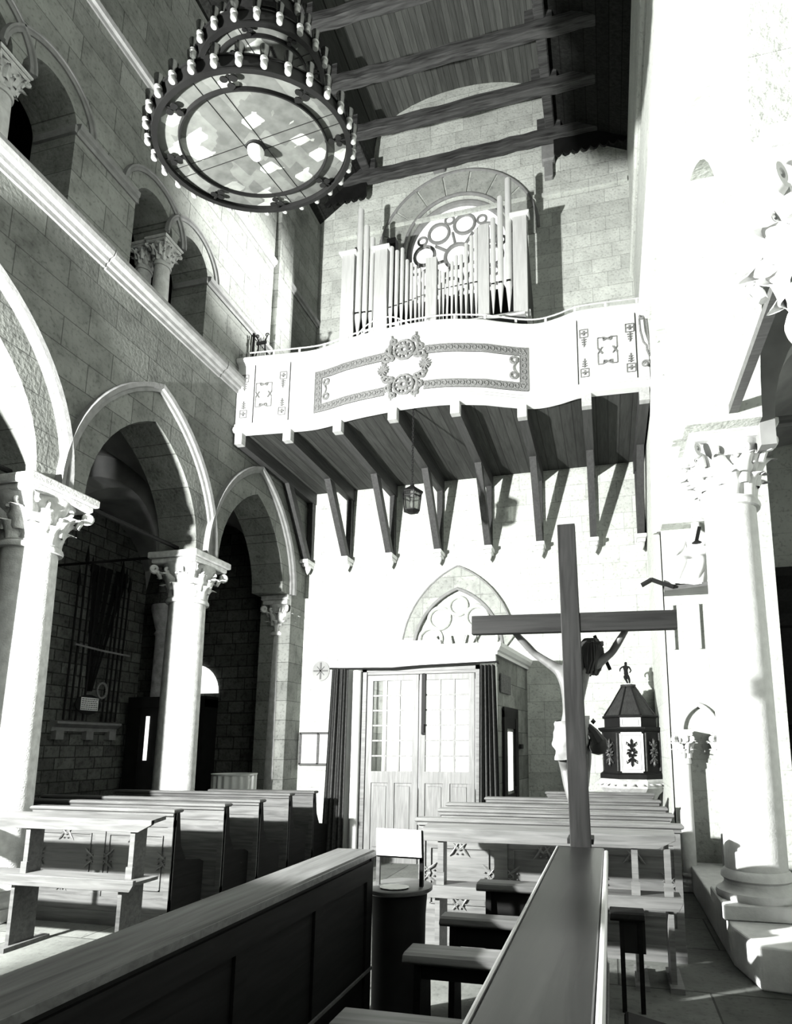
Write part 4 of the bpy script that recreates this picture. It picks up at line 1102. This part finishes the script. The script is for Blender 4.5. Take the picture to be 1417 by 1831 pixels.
def leg(s, hip, kn, an, toe):
    a = jv(hip, .075, pel); a2 = jv(tuple(Vector(hip)*.5+Vector(kn)*.5), .064, a); k = jv(kn, .046, a2); c = jv(tuple(Vector(kn)*.65+Vector(an)*.35), .046, k); d = jv(an, .025, c); f_ = jv(tuple(Vector(an)*.3+Vector(toe)*.7), (.03, .02), d); jv(toe, (.027, .013), f_)
leg(-1, (-.295, 4.03, 1.66), (-.285, 4.13, 1.44), (-.235, 4.0, 1.18), (-.225, 4.06, 1.07))
leg(1, (-.175, 4.03, 1.66), (-.175, 4.14, 1.43), (-.205, 4.02, 1.17), (-.20, 4.10, 1.05))
body = skin('figure', V, E_, Rr, M_skin, CX)
body['label'] = 'carved painted figure of a man with outstretched arms wearing a loincloth'
b = B()
def cl(i, j):
    a = 2*pi*i; rr = 1+.05*sin(a*5+j*9)+.05*sin(a*3-j*14)+.04*sin(j*22+a*2)
    sx_ = (.108+.012*sin(pi*j))*rr; sy_ = (.085+.012*sin(pi*j))*rr
    return (-.238+sx_*cos(a)-.01*j, 4.03+sy_*sin(a)+.04*j, 1.775-.25*j+.02*sin(a+1))
b.grid(cl, 60, 14, cu=True)
b.build('loincloth', M_cloth, body, True)
b = B()
b.lathe([(0, -.06), (.04, -.05), (.058, -.01), (.05, .04), (.02, .075), (0, .08)], (-.075, 4.02, 1.60), 12, sx=1.1, sy=.7)
b.tube([(-.14, 4.03, 1.72), (-.10, 4.02, 1.68), (-.07, 4.02, 1.62)], [.03, .035, .05], 8)
b.lathe([(0, -.02), (.018, 0), (0, .02)], (-.10, 4.02, 1.755), 8)
b.build('loincloth_knot', M_hair, body, True)
b = B()   # hair falling over the shoulder
for k in range(26):
    a = 2*pi*k/26; r0 = .062
    b.tube([(-.10+r0*.6*cos(a), 4.07+r0*.7*sin(a), 2.30), (-.115+r0*1.25*cos(a), 4.065+r0*1.2*sin(a), 2.235), (-.125+r0*1.35*cos(a)+.012*sin(k), 4.05+r0*1.15*sin(a), 2.15), (-.13+r0*1.1*cos(a)+.012*cos(k*2), 4.04+r0*sin(a), 2.09-.03*abs(sin(k)))], [.016, .022, .022, .012], 6)
b.build('hair', M_hair, body, True)
b = B()   # crown of thorns
for q in range(3): b.tube([(-.10+.078*cos(2*pi*t/22), 4.075+.08*sin(2*pi*t/22), 2.262+.012*sin(t*1.7+q*2)+.012*cos(2*pi*t/22)) for t in range(22)], .007, 5, closed=True)
b.build('crown', M_hair, body, True)
b = B(); b.beam((-.075, 4.10, 2.335), (.02, 4.10, 2.10), .022, .03, (0, 1, 0)); b.beam((-.09, 4.1, 2.27), (-.02, 4.1, 2.22), .02, .02); b.build('halo_ray', M_dark, body)
b = B(); b.lathe([(.052, 0), (.05, .09), (.035, .1)], (-.2, 4.0, 1.0), 12); b.box(-.28, -.12, 3.91, 4.1, 1.0, 1.03); b.build('footrest', M_cross, CX)

# ================================================================== FONT WITH CARVED COVER
FX, FY = .30, 9.42
FT = thing('baptismal_font', (FX, FY, 0), 'octagonal font with dark carved wooden cover and little statue on top', 'font')
def octo(b, prof, rot=pi/8, cx=FX, cy=FY, n=8): 
    mt = Matrix.Rotation(rot, 4, 'Z'); b.lathe(prof, (cx, cy, 0), n, mat=mt)
b = B(); octo(b, [(.44, 0), (.44, .12), (.30, .2), (.22, .35), (.24, .75), (.40, .9), (.50, 1.0), (.52, 1.10), (.48, 1.13), (0, 1.13)]); bowl = b.build('stone_bowl', M_cap, FT)
b = B()
rn = random.Random(5)
for k in range(24):
    a = 2*pi*k/24; leaf(b, a, .82, .30, .13, .02, .05, lambda z: .30+.55*(z-.8))
b.v = [(p[0]+FX, p[1]+FY, p[2]) for p in b.v]; b.build('carved_leaves', M_cap, bowl, True)
a8 = cos(pi/8)
b = B(); octo(b, [(.49, 1.13), (.49, 1.19), (.455, 1.21), (.445, 1.22), (.445, 1.80), (.47, 1.81), (.50, 1.84), (.50, 1.86), (.40, 1.87), (.40, 2.0), (.43, 2.01), (.43, 2.03), (.40, 2.04)]); cov = b.build('cover_body', M_dark, FT)
b = B(); octo(b, [(.42, 2.03), (.38, 2.05), (.28, 2.2), (.18, 2.36), (.105, 2.47), (.12, 2.48), (.12, 2.51), (0, 2.51)]); rf_ = b.build('cover_roof', wood('roof_of_cover', .02, .045, 2, .6, .3), FT)
b = B()
for k in range(8):
    a = pi/8+pi/4*k; b.tube([(FX+.40*cos(a), FY+.40*sin(a), 2.04), (FX+.285*cos(a), FY+.285*sin(a), 2.2), (FX+.105*cos(a), FY+.105*sin(a), 2.48)], .012, 6)
b.build('roof_rib', M_dark, rf_, True)
R8 = .445*a8
def face(k, r=R8):   # frame of octagon face k (0 = facing the camera, -Y)
    a = -pi/2+pi/4*k; n_ = Vector((cos(a), sin(a), 0)); t_ = Vector((-sin(a), cos(a), 0)); return Vector((FX, FY, 0))+n_*r, t_, n_
def fbox(b, k, u0, u1, z0, z1, d0, d1, r=R8):
    o, t_, n_ = face(k, r)
    vs = [o+t_*u+n_*d+Vector((0, 0, z)) for d in (d0, d1) for u, z in ((u0, z0), (u1, z0), (u1, z1), (u0, z1))]
    b.add(vs, [(0, 1, 2, 3), (7, 6, 5, 4), (0, 4, 5, 1), (1, 5, 6, 2), (2, 6, 7, 3), (3, 7, 4, 0)])
def rosette(b, k, zc=1.50, s=1.):
    o, t_, n_ = face(k)
    P_ = lambda u, z, d=.025: o+t_*u+n_*d+Vector((0, 0, zc+z))
    for q in range(8):
        a = 2*pi*q/8; b.tube([P_(.02*cos(a), .02*sin(a)), P_(.055*s*cos(a), .055*s*sin(a), .035), P_(.075*s*cos(a+.3), .075*s*sin(a+.3), .02)], [.012, .018, .006], 6)
    for e in (-1, 1):
        for u in (-.045, 0, .045): b.tube([P_(0, .07*e), P_(u, (.13-abs(u)*.4)*e, .03), P_(u*1.2, (.155-abs(u)*.7)*e, .02)], [.01, .018, .004], 6)
        b.tube([P_(0, .12*e), P_(0, .17*e, .03), P_(0, .20*e, .02)], [.016, .02, .003], 6)
        for s_ in (-1, 1): b.tube([P_(.03*s_, .12*e), P_(.07*s_, .15*e, .02), P_(.075*s_, .11*e, .02)], [.006, .01, .004], 6)
b = B(); fbox(b, 0, -.165, .165, 1.22, 1.79, .0, .012); fbox(b, 0, -.145, .145, 1.87, 2.0, -.045, -.025); wp = b.build('white_door_panel', M_paint, FT)
b = B()
for u0, u1, z0, z1 in ((-.165, -.145, 1.22, 1.79), (.145, .165, 1.22, 1.79), (-.165, .165, 1.22, 1.24), (-.165, .165, 1.77, 1.79)): fbox(b, 0, u0, u1, z0, z1, .012, .022)
b.build('panel_frame', M_paint, wp)
b = B()
for u0, u1, z0, z1 in ((-.13, -.126, 1.26, 1.75), (.126, .13, 1.26, 1.75), (-.13, .13, 1.26, 1.264), (-.13, .13, 1.746, 1.75)): fbox(b, 0, u0, u1, z0, z1, .012, .014)
for u0, u1, z0, z1 in ((-.115, -.111, 1.895, 1.98), (.111, .115, 1.895, 1.98), (-.115, .115, 1.892, 1.896), (-.115, .115, 1.976, 1.98)): fbox(b, 0, u0, u1, z0, z1, -.025, -.022)
b.build('painted_line', M_dark, wp)
b = B(); rosette(b, 0); b.build('carved_rosette', M_black, wp, True)
for k in (-1, 1):
    b = B(); rosette(b, k); b.build('carved_rosette', wood('carved_rosette_wood%d' % (k+1), .04, .09, 2), cov, True)
b = B()
for k in (-1, 1): fbox(b, k, -.15, -.135, 1.24, 1.78, 0, .02); fbox(b, k, .135, .15, 1.24, 1.78, 0, .02)
b.build('edge_strip', M_woodM, cov)
# little statue on the cover
ST = []; SE = []; SR = []
def sv_(p, r, par=None):
    ST.append((FX-.02+p[0], FY+p[1], p[2])); SR.append(r)
    if par is not None: SE.append((par, len(ST)-1))
    return len(ST)-1
p0 = sv_((0, 0, 2.69), .034); c0 = sv_((-.005, 0, 2.76), .042, p0); n0 = sv_((0, 0, 2.81), .016, c0); h0 = sv_((0, -.005, 2.84), .024, n0); sv_((.002, -.005, 2.865), .018, h0)
e = sv_((-.045, 0, 2.795), .014, c0); e = sv_((-.085, 0, 2.76), .012, e); sv_((-.09, -.01, 2.715), .009, e)
e = sv_((.045, 0, 2.79), .014, c0); e = sv_((.075, 0, 2.73), .012, e); sv_((.05, -.01, 2.69), .009, e)
e = sv_((-.02, 0, 2.63), .028, p0); e = sv_((.0, 0, 2.58), .018, e); sv_((.02, -.01, 2.53), .013, e)
e = sv_((.025, 0, 2.63), .028, p0); e = sv_((.045, 0, 2.585), .018, e); sv_((.045, -.01, 2.53), .013, e)
fig = skin('statuette', ST, SE, SR, M_black, None)
tag(fig, 'tiny dark standing statuette on the very top of the font cover', 'statuette')
b = B(); b.lathe([(.06, 2.51), (.06, 2.525), (.045, 2.53), (0, 2.53)], (FX, FY, 0), 16); b.build('plinth', M_paint, FT)

# ================================================================== SEATED STATUE ON THE PIER
sy = 7.38
SH = B(); SH.prism([(.70, 7.30), (1.32, 7.14), (1.34, 7.6), (.72, 7.6)], lambda u, v, d: (u, v, d), 3.42, 3.47)
sh = tag(SH.build('statue_shelf', M_woodM), 'slanting dark-edged shelf under the white seated statue', 'shelf')
V2, E2, R2 = [], [], []
def q2(p, r, par=None):
    V2.append(p); R2.append(r)
    if par is not None: E2.append((par, len(V2)-1))
    return len(V2)-1
pv = q2((1.12, 7.48, 3.78), (.15, .12)); cs = q2((1.12, 7.48, 3.98), (.13, .11), pv); us = q2((1.12, 7.46, 4.12), (.14, .09), cs); nk = q2((1.12, 7.44, 4.22), .04, us); hh = q2((1.11, 7.42, 4.31), .065, nk); q2((1.11, 7.42, 4.37), .05, hh)
a = q2((.98, 7.45, 4.10), .05, us); a = q2((.92, 7.42, 3.95), .045, a); q2((.84, 7.36, 3.88), .035, a)
a = q2((1.26, 7.45, 4.10), .05, us); a = q2((1.30, 7.40, 3.95), .045, a); q2((1.22, 7.32, 3.90), .035, a)
a = q2((1.02, 7.38, 3.76), .10, pv); a = q2((.90, 7.28, 3.78), .085, a); a = q2((.86, 7.28, 3.64), .07, a); q2((.83, 7.26, 3.52), .04, a)
a = q2((1.16, 7.36, 3.74), .10, pv); a = q2((1.10, 7.24, 3.76), .09, a); a = q2((1.08, 7.25, 3.62), .075, a); q2((1.04, 7.2, 3.52), .04, a)
stt = skin('seated_statue', V2, E2, R2, M_colR, None)
tag(stt, 'white draped seated stone figure on a shelf beside the gallery end', 'statue')
b = B()
def rb(i, j):
    a = pi*1.05*i+pi*.98; r = .24+.05*j+.018*sin(i*40+j*4)
    return (1.02+r*1.1*cos(a), 7.46+r*.9*sin(a), 3.80-.32*j+.03*sin(i*9))
b.grid(rb, 60, 10); b.build('robe', M_colR, stt, True)
bb = B(); bb.lathe([(0, 0), (.04, .01), (.03, .05), (0, .08)], (.80, 7.3, 3.47), 10); bb.build('foot', M_colR, stt, True)
b = B(); b.beam((1.08, 7.2, 3.98), (1.12, 7.2, 4.14), .04, .04); b.lathe([(0, 0), (.06, .01), (.02, .04)], (1.08, 7.2, 3.94), 8); b.build('held_staff', M_iron, stt)
b = B(); b.beam((.44, 7.30, 3.50), (.56, 7.28, 3.56), .12, .025); b.beam((.555, 7.28, 3.56), (.80, 7.26, 3.44), .12, .025)
tag(b.build('bent_board', M_dark), 'dark bent board jutting out left of the white seated statue', 'board')

# ================================================================== PEWS
def bow(b, x, z, y, s=1., vert=False, up=1):
    """carved bow of crossing leaves with two buds"""
    T = (lambda u, v: (x+v*up*s, y, z+u*s)) if vert else (lambda u, v: (x+u*s, y, z+v*up*s))
    for e in (-1, 1):
        b.tube([T(e*.012, .045), T(e*.03, .015), T(e*.06, -.03), T(e*.085, -.055)], [.004*s, .009*s, .011*s, .002*s], 6)
        b.tube([T(-e*.0, .0), T(e*.03, .025), T(e*.055, .05)], [.005*s, .009*s, .002*s], 6)
        b.lathe([(0, -.010*s), (.010*s, 0), (0, .010*s)], T(e*.022, -.035), 8)
    b.tube([T(-.03, .008), T(0, -.006), T(.03, .008)], .006*s, 6)
def pew(x0, x1, y, zt, label, group, detail=True, M_woodL=M_woodL):
    t = thing('pew', ((x0+x1)/2, y, 0), label, 'pew', group)
    n = max(2, round((x1-x0)/.62)); ft = .045
    b = B(); b.box(x0, x1, y+.012, y+.035, .05, zt-.035)
    b.box(x0, x1, y, y+.045, zt-.16, zt-.03); b.box(x0, x1, y, y+.045, .12, .24); b.box(x0-.005, x1+.005, y-.012, y+.05, 0, .12)
    for k in range(n+1):
        xx = x0+(x1-x0)*k/n; w_ = .055; b.box(max(x0, xx-w_), min(x1, xx+w_), y+.001, y+.044, .12, zt-.1)
    b.build('back_panel', M_woodL, t)
    b = B(); b.box(x0-.03, x1+.03, y-.035, y+.09, zt-.035, zt, .01); b.build('top_rail', M_woodL, t)
    b = B(); b.box(x0-.01, x1+.01, y-.02, y+.0, zt-.06, zt-.035); b.build('rail_moulding', M_woodL, t)
    b = B(); b.box(x0+.02, x1-.02, y+.045, y+.42, .43, .465); b.build('seat', M_woodM, t)
    for xx in (x0, x1-.035):
        b = B(); b.prism([(y+.045, 0), (y+.45, 0), (y+.46, .30), (y+.46, .50), (y+.40, .53), (y+.20, .56), (y+.12, .70), (y+.08, zt-.035), (y+.045, zt-.035)], lambda u, v, d: (d, u, v), xx, xx+.035)
        b.build('end_panel', M_woodD, t)
    if detail:
        for k in range(n):
            b = B()
            xa = x0+(x1-x0)*k/n+.055; xb = x0+(x1-x0)*(k+1)/n-.055; xm = (xa+xb)/2; za, zb = .27, zt-.20; zm = (za+zb)/2+.02
            i_ = .045
            for u0, u1, z0, z1 in ((xa+i_, xm-.05, zb-i_, zb-i_+.008), (xm+.05, xb-i_, zb-i_, zb-i_+.008), (xa+i_, xm-.05, za+i_, za+i_+.008), (xm+.05, xb-i_, za+i_, za+i_+.008), (xa+i_, xa+i_+.008, za+i_, zm-.05), (xa+i_, xa+i_+.008, zm+.05, zb-i_), (xb-i_-.008, xb-i_, za+i_, zm-.05), (xb-i_-.008, xb-i_, zm+.05, zb-i_)):
                b.box(u0, u1, y-.0, y+.013, z0, z1)
            bow(b, xm, zb-i_-.005, y+.004); bow(b, xm, za+i_+.01, y+.004, up=-1)
            bow(b, xa+i_+.0, zm, y+.004, vert=True, up=-1); bow(b, xb-i_-.0, zm, y+.004, vert=True)
            b.build('carving', M_woodL, t, True)
    return t
gpR, gpL = 'pews of the right block', 'pews of the left block'
o5 = 'front second third fourth rearmost'.split()
for k, (x0, x1, y, zt) in enumerate(((-1.60, .50, 5.03, 1.0), (-1.62, .50, 5.80, 1.0), (-1.70, .50, 6.38, 1.0), (-1.44, .50, 7.18, 1.0), (-.83, .50, 8.2, 1.0))):
    pew(x0, x1, y, zt, 'oak pew of the right block, %s row behind the crucifix' % o5[k], gpR, k == 0)
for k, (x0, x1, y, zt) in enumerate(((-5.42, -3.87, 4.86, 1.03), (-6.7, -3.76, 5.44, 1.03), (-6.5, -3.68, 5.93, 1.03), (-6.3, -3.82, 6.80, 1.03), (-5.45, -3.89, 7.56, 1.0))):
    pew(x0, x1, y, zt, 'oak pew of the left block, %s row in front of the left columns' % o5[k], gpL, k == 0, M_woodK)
def desk(x0, x1, y, zt, xs0, xs1, legs, label, M_woodL=M_woodL):
    t = thing('prayer_desk', ((x0+x1)/2, y, 0), label, 'prayer desk')
    b = B(); b.prism([(y-.02, zt-.02), (y+.13, zt+.0), (y+.13, zt-.03), (y-.02, zt-.05)], lambda u, v, d: (d, u, v), x0, x1); b.build('top_board', M_woodL, t)
    b = B(); b.prism([(x0, zt-.02), (x1, zt-.02), (x1, zt-.055), (x1-.12, zt-.115), (x0+.0, zt-.115)], fX, y-.03, y); b.build('front_rail', M_woodL, t, bev=.003)
    b = B(); b.box(xs0, xs1, y-.10, y+.14, .545, .57); sh_ = b.build('shelf', M_woodM, t)
    b = B(); b.prism([(xs0, .585), (xs1, .585), (xs1, .55), (xs1-.03, .50), (xs0+.02, .50)], fX, y-.125, y-.095); b.build('shelf_front', M_woodL, sh_, bev=.003)
    for x in legs:
        b = B(); b.box(x-.013, x+.013, y+.0, y+.13, .57, zt-.05); b.box(x-.022, x+.022, y-.01, y+.0, .57, zt-.115); b.box(x-.03, x+.03, y-.02, y+.0, .57, .66); b.build('upright', M_woodL, t)
        b = B(); b.box(x-.018, x+.018, y-.09, y+.13, 0, .545); b.build('leg', M_woodL, t)
        b = B(); b.box(x-.03, x+.06, y-.16, y+.24, 0, .035); b.build('foot', M_woodL, t)
desk(-1.42, .42, 4.58, 1.0, -1.36, .44, (-1.28, .14, .36), 'pale oak prayer desk with chamfered ends in front of the right pews, behind the crucifix')
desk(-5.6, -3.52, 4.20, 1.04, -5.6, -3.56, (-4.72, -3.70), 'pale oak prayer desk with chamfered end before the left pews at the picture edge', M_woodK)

# ================================================================== CHOIR BENCHES IN THE FOREGROUND
def choir(x0, x1, y0, y1, zt, mat, label, lip):
    t = thing('choir_bench', ((x0+x1)/2, y1, 0), label, 'bench partition', 'long bench partitions in the foreground')
    b = B(); b.box(x0, x1, y0, y1, zt-.03, zt, .008); b.build('top_board', mat, t)
    b = B()
    if lip: b.box(x1+.001, x1+.022, y0, y1-.10, zt-.055, zt+.004, .006); b.box(x0-.012, x0-.001, y0, y1, zt-.03, zt+.003, .004)
    else: b.box(x1+.001, x1+.008, y0, y1, zt-.035, zt-.008)
    b.build('edge_strip', M_edge if lip else M_woodM, t)
    b = B(); b.box(x0+.03, x1-.02, y0, y1-.03, 0, zt-.03); b.build('side_panel', M_woodD, t)
    b = B()
    for zz in (.08, zt-.16): b.box(x0+.015, x1-.004, y0, y1-.02, zz, zz+.1)
    yy = y1-.10
    while yy > y0+.1: b.box(x0+.015, x1-.004, yy, yy+.08, .18, zt-.16); yy -= .62
    b.build('panel_frame', M_woodD, t)
    b = B(); b.box(x1-.004, x1+.006, y0, y1-.02, .355, .37); b.build('panel_bead', M_woodM, t)
    b = B(); b.box(x0+.02, x1-.01, y1-.03, y1-.002, 0, zt-.03); b.build('end_board', M_woodD, t)
    return t
choir(-.325, -.055, .72, 3.80, 1.0, M_woodTop, 'long polished bench top running towards the camera from the crucifix', True)
choir(-1.60, -1.36, .72, 3.44, 1.0, M_woodTopL, 'dark bench with worn pale top on the left, left of the open book', False)
def kneeler(x0, x1, y, zt, label, apron=.2, dep=.16, mt=None, legs=True):
    t = thing('kneeling_bench', ((x0+x1)/2, y, 0), label, 'kneeling bench', 'kneeling benches between the bench partitions')
    b = B(); n = 6
    pf = [(-dep/2+.02*(1-cos(pi*k/n)), zt-.05+.025-.025*cos(pi*k/n)) for k in range(0)]
    b.prism([(y-dep/2, zt-.035), (y-dep/2+.012, zt-.008), (y-dep/2+.035, zt), (y+dep/2-.03, zt), (y+dep/2, zt-.02), (y+dep/2, zt-.045), (y-dep/2+.01, zt-.05)], lambda u, v, d: (d, u, v), x0, x1)
    b.build('seat_board', mt or M_woodM, t, bev=.006)
    b = B(); b.box(x0+.06, x1, y-dep/2+.04, y-dep/2+.06, zt-apron, zt-.045); b.build('apron', M_dark, t)
    if legs:
        for xx in (x0+.06, x1-.04):
            if legs == 'thin':
                b = B(); b.beam((xx+.01, y-dep/2+.05, 0), (xx+.01, y-dep/2+.05, zt-.045), .028, .028, (0, 1, 0)); b.build('leg', M_woodD, t); continue
            b = B(); b.prism([(y-dep/2+.02, zt-.045), (y+dep/2-.02, zt-.045), (y+dep/2+.01, 0), (y-dep/2-.01, 0)], lambda u, v, d: (d, u, v), xx, xx+.035); b.build('leg', M_woodD, t)
kneeler(-.86, -.34, 3.98, .74, 'farthest kneeling bench left of the polished bench top, dark apron over the prayer desk', .20)
kneeler(-1.0, -.34, 3.62, .62, 'kneeling bench second from the crucifix, left of the polished bench top', .16)
kneeler(-1.03, -.34, 3.08, .595, 'pale worn kneeling bench third from the crucifix, left of the polished bench top', .12, .2, M_woodL)
kneeler(-1.05, -.34, 2.30, .59, 'nearest kneeling bench at the bottom picture edge with flaking front', .12, .2, M_woodL)
kneeler(-.04, .17, 4.12, .58, 'dark little bench with one thin leg right of the polished bench top', .24, .18, M_woodD, 'thin')
b = B(); b.prism([(.02, 3.25), (.3, 3.1), (.42, 2.6), (.3, 2.2), (.0, 2.2)], lambda u, v, d: (u, v, d), .0, .34)
tag(b.build('low_stool', M_woodD, bev=.02), 'low dark rounded stool at the bottom right of the polished bench top', 'stool')

# book stand on the round pedestal
PD = thing('round_pedestal', (-1.27, 3.62, 0), 'dark round drum-shaped pedestal with a plate-like top beside the left bench end', 'pedestal')
b = B(); b.lathe([(.0, .735), (.185, .735), (.20, .745), (.20, .765), (.19, .77), (0, .77)], (-1.27, 3.62, 0), 36); b.build('top', wood('pedestal_top', .05, .10, 0, .35, .5), PD, True)
b = B(); b.lathe([(.17, 0), (.17, .08), (.155, .1), (.16, .6), (.17, .735)], (-1.27, 3.62, 0), 36); b.build('drum', M_dark, PD, True)
b = B(); b.lathe([(0, .77), (.06, .77), (.07, .778), (.05, .78), (0, .776)], (-1.27, 3.53, 0), 12, sx=1.3); tag(b.build('crumpled_cloth', M_paint, smooth=True), 'small pale crumpled cloth on the round pedestal under the open book', 'cloth')
BK = thing('book_rest', (-1.29, 3.60, .77), 'small book rest on two short posts standing on the round pedestal', 'book rest')
for x in (-1.40, -1.125):
    b = B(); b.beam((x, 3.60, .77), (x, 3.60, .965), .022, .022); b.build('post', M_woodM if x < -1.3 else M_woodD, BK)
b = B()
vs = [(-1.395, 3.55, .945), (-1.10, 3.55, .94), (-1.14, 3.66, 1.085), (-1.44, 3.66, 1.09)]
b.add(vs+[(x, y+.015, z-.008) for x, y, z in vs], [(0, 1, 2, 3), (7, 6, 5, 4), (0, 4, 5, 1), (1, 5, 6, 2), (2, 6, 7, 3), (3, 7, 4, 0)]); b.build('board', M_dark, BK)
b = B(); vs = [(-1.392, 3.547, .948), (-1.108, 3.547, .943), (-1.148, 3.655, 1.084), (-1.438, 3.655, 1.089)]
b.add(vs+[(x, y-.008, z+.004) for x, y, z in vs], [(0, 1, 2, 3), (7, 6, 5, 4), (0, 4, 5, 1), (1, 5, 6, 2), (2, 6, 7, 3), (3, 7, 4, 0)])
tag(b.build('open_book', M_paper), 'bright white open sheets lying on the book rest', 'book')

# ================================================================== RIGHT AISLE: side altar and bench
SA = thing('side_altar', (2.6, 8.4, 0), 'side altar with heavy dark cornice glimpsed right of the big white column', 'altar')
b = B(); b.sweep([(0, 3.1), (.05, 3.15), (.08, 3.3), (.16, 3.45), (.2, 3.6), (.32, 3.75), (.34, 3.86), (0, 3.86)], [((2.24, 9.09, 0), (-1, 0, 0), (0, 0, 1)), ((2.24, 8.5, 0), (-1, -1, 0), (0, 0, 1)), ((4.1, 8.5, 0), (0, -1, 0), (0, 0, 1))]); b.box(2.24, 4.1, 8.5, 9.09, 3.1, 3.85)
b.build('cornice', M_woodD, SA)
b = B(); b.box(2.21, 2.62, 8.48, 8.75, 1.9, 3.12); b.sweep([(0, 1.55), (.06, 1.6), (.10, 1.8), (.16, 1.86), (.16, 1.92), (0, 1.92)], [((2.21, 8.75, 0), (-1, 0, 0), (0, 0, 1)), ((2.21, 8.48, 0), (-1, -1, 0), (0, 0, 1)), ((2.7, 8.48, 0), (0, -1, 0), (0, 0, 1))]); b.box(2.19, 4.1, 8.5, 9.09, 1.0, 1.62)
b.build('pilaster', M_woodD, SA)
b = B(); b.box(2.62, 4.1, 8.8, 9.09, 0, 3.1); b.box(2.25, 4.1, 8.3, 8.9, 0, 1.0, .02); b.build('altar_block', M_paint, SA)
b = B(); b.box(1.96, 2.02, 9.0, 9.09, 0, 3.5); tag(b.build('wall_pipe_frame', M_colR), 'white jamb of the blind arch behind the big right column', 'jamb')
b = B(); b.tube([(2.04+.0, 8.98, 1.75), (2.04, 8.98, 2.9), (2.10, 8.98, 3.15), (2.2, 8.98, 3.3)], .02, 8); b.box(2.0, 2.1, 8.94, 9.02, 2.85, 3.0)
tag(b.build('arch_moulding', M_woodD), 'thin dark arched moulding right of the big column shaft', 'moulding')
AB = pew(1.75, 3.6, 6.3, 1.05, 'dark bench in the right aisle at the right picture edge', 'aisle bench', False)
b = B(); b.box(1.52, 3.4, 3.6, 3.66, 0, .82); b.box(1.5, 3.4, 3.55, 3.72, .82, .86, .01); ob = b.build('aisle_partition', M_dark); tag(ob, 'low black partition at the lower right corner of the picture', 'partition')
b = B(); b.tube([(1.12, 4.0, .62), (1.13, 4.0, .64), (1.4, 3.95, .66)], .01, 6); tag(b.build('handrail', M_rail, smooth=True), 'short pale metal handrail at the lower right picture edge', 'handrail')
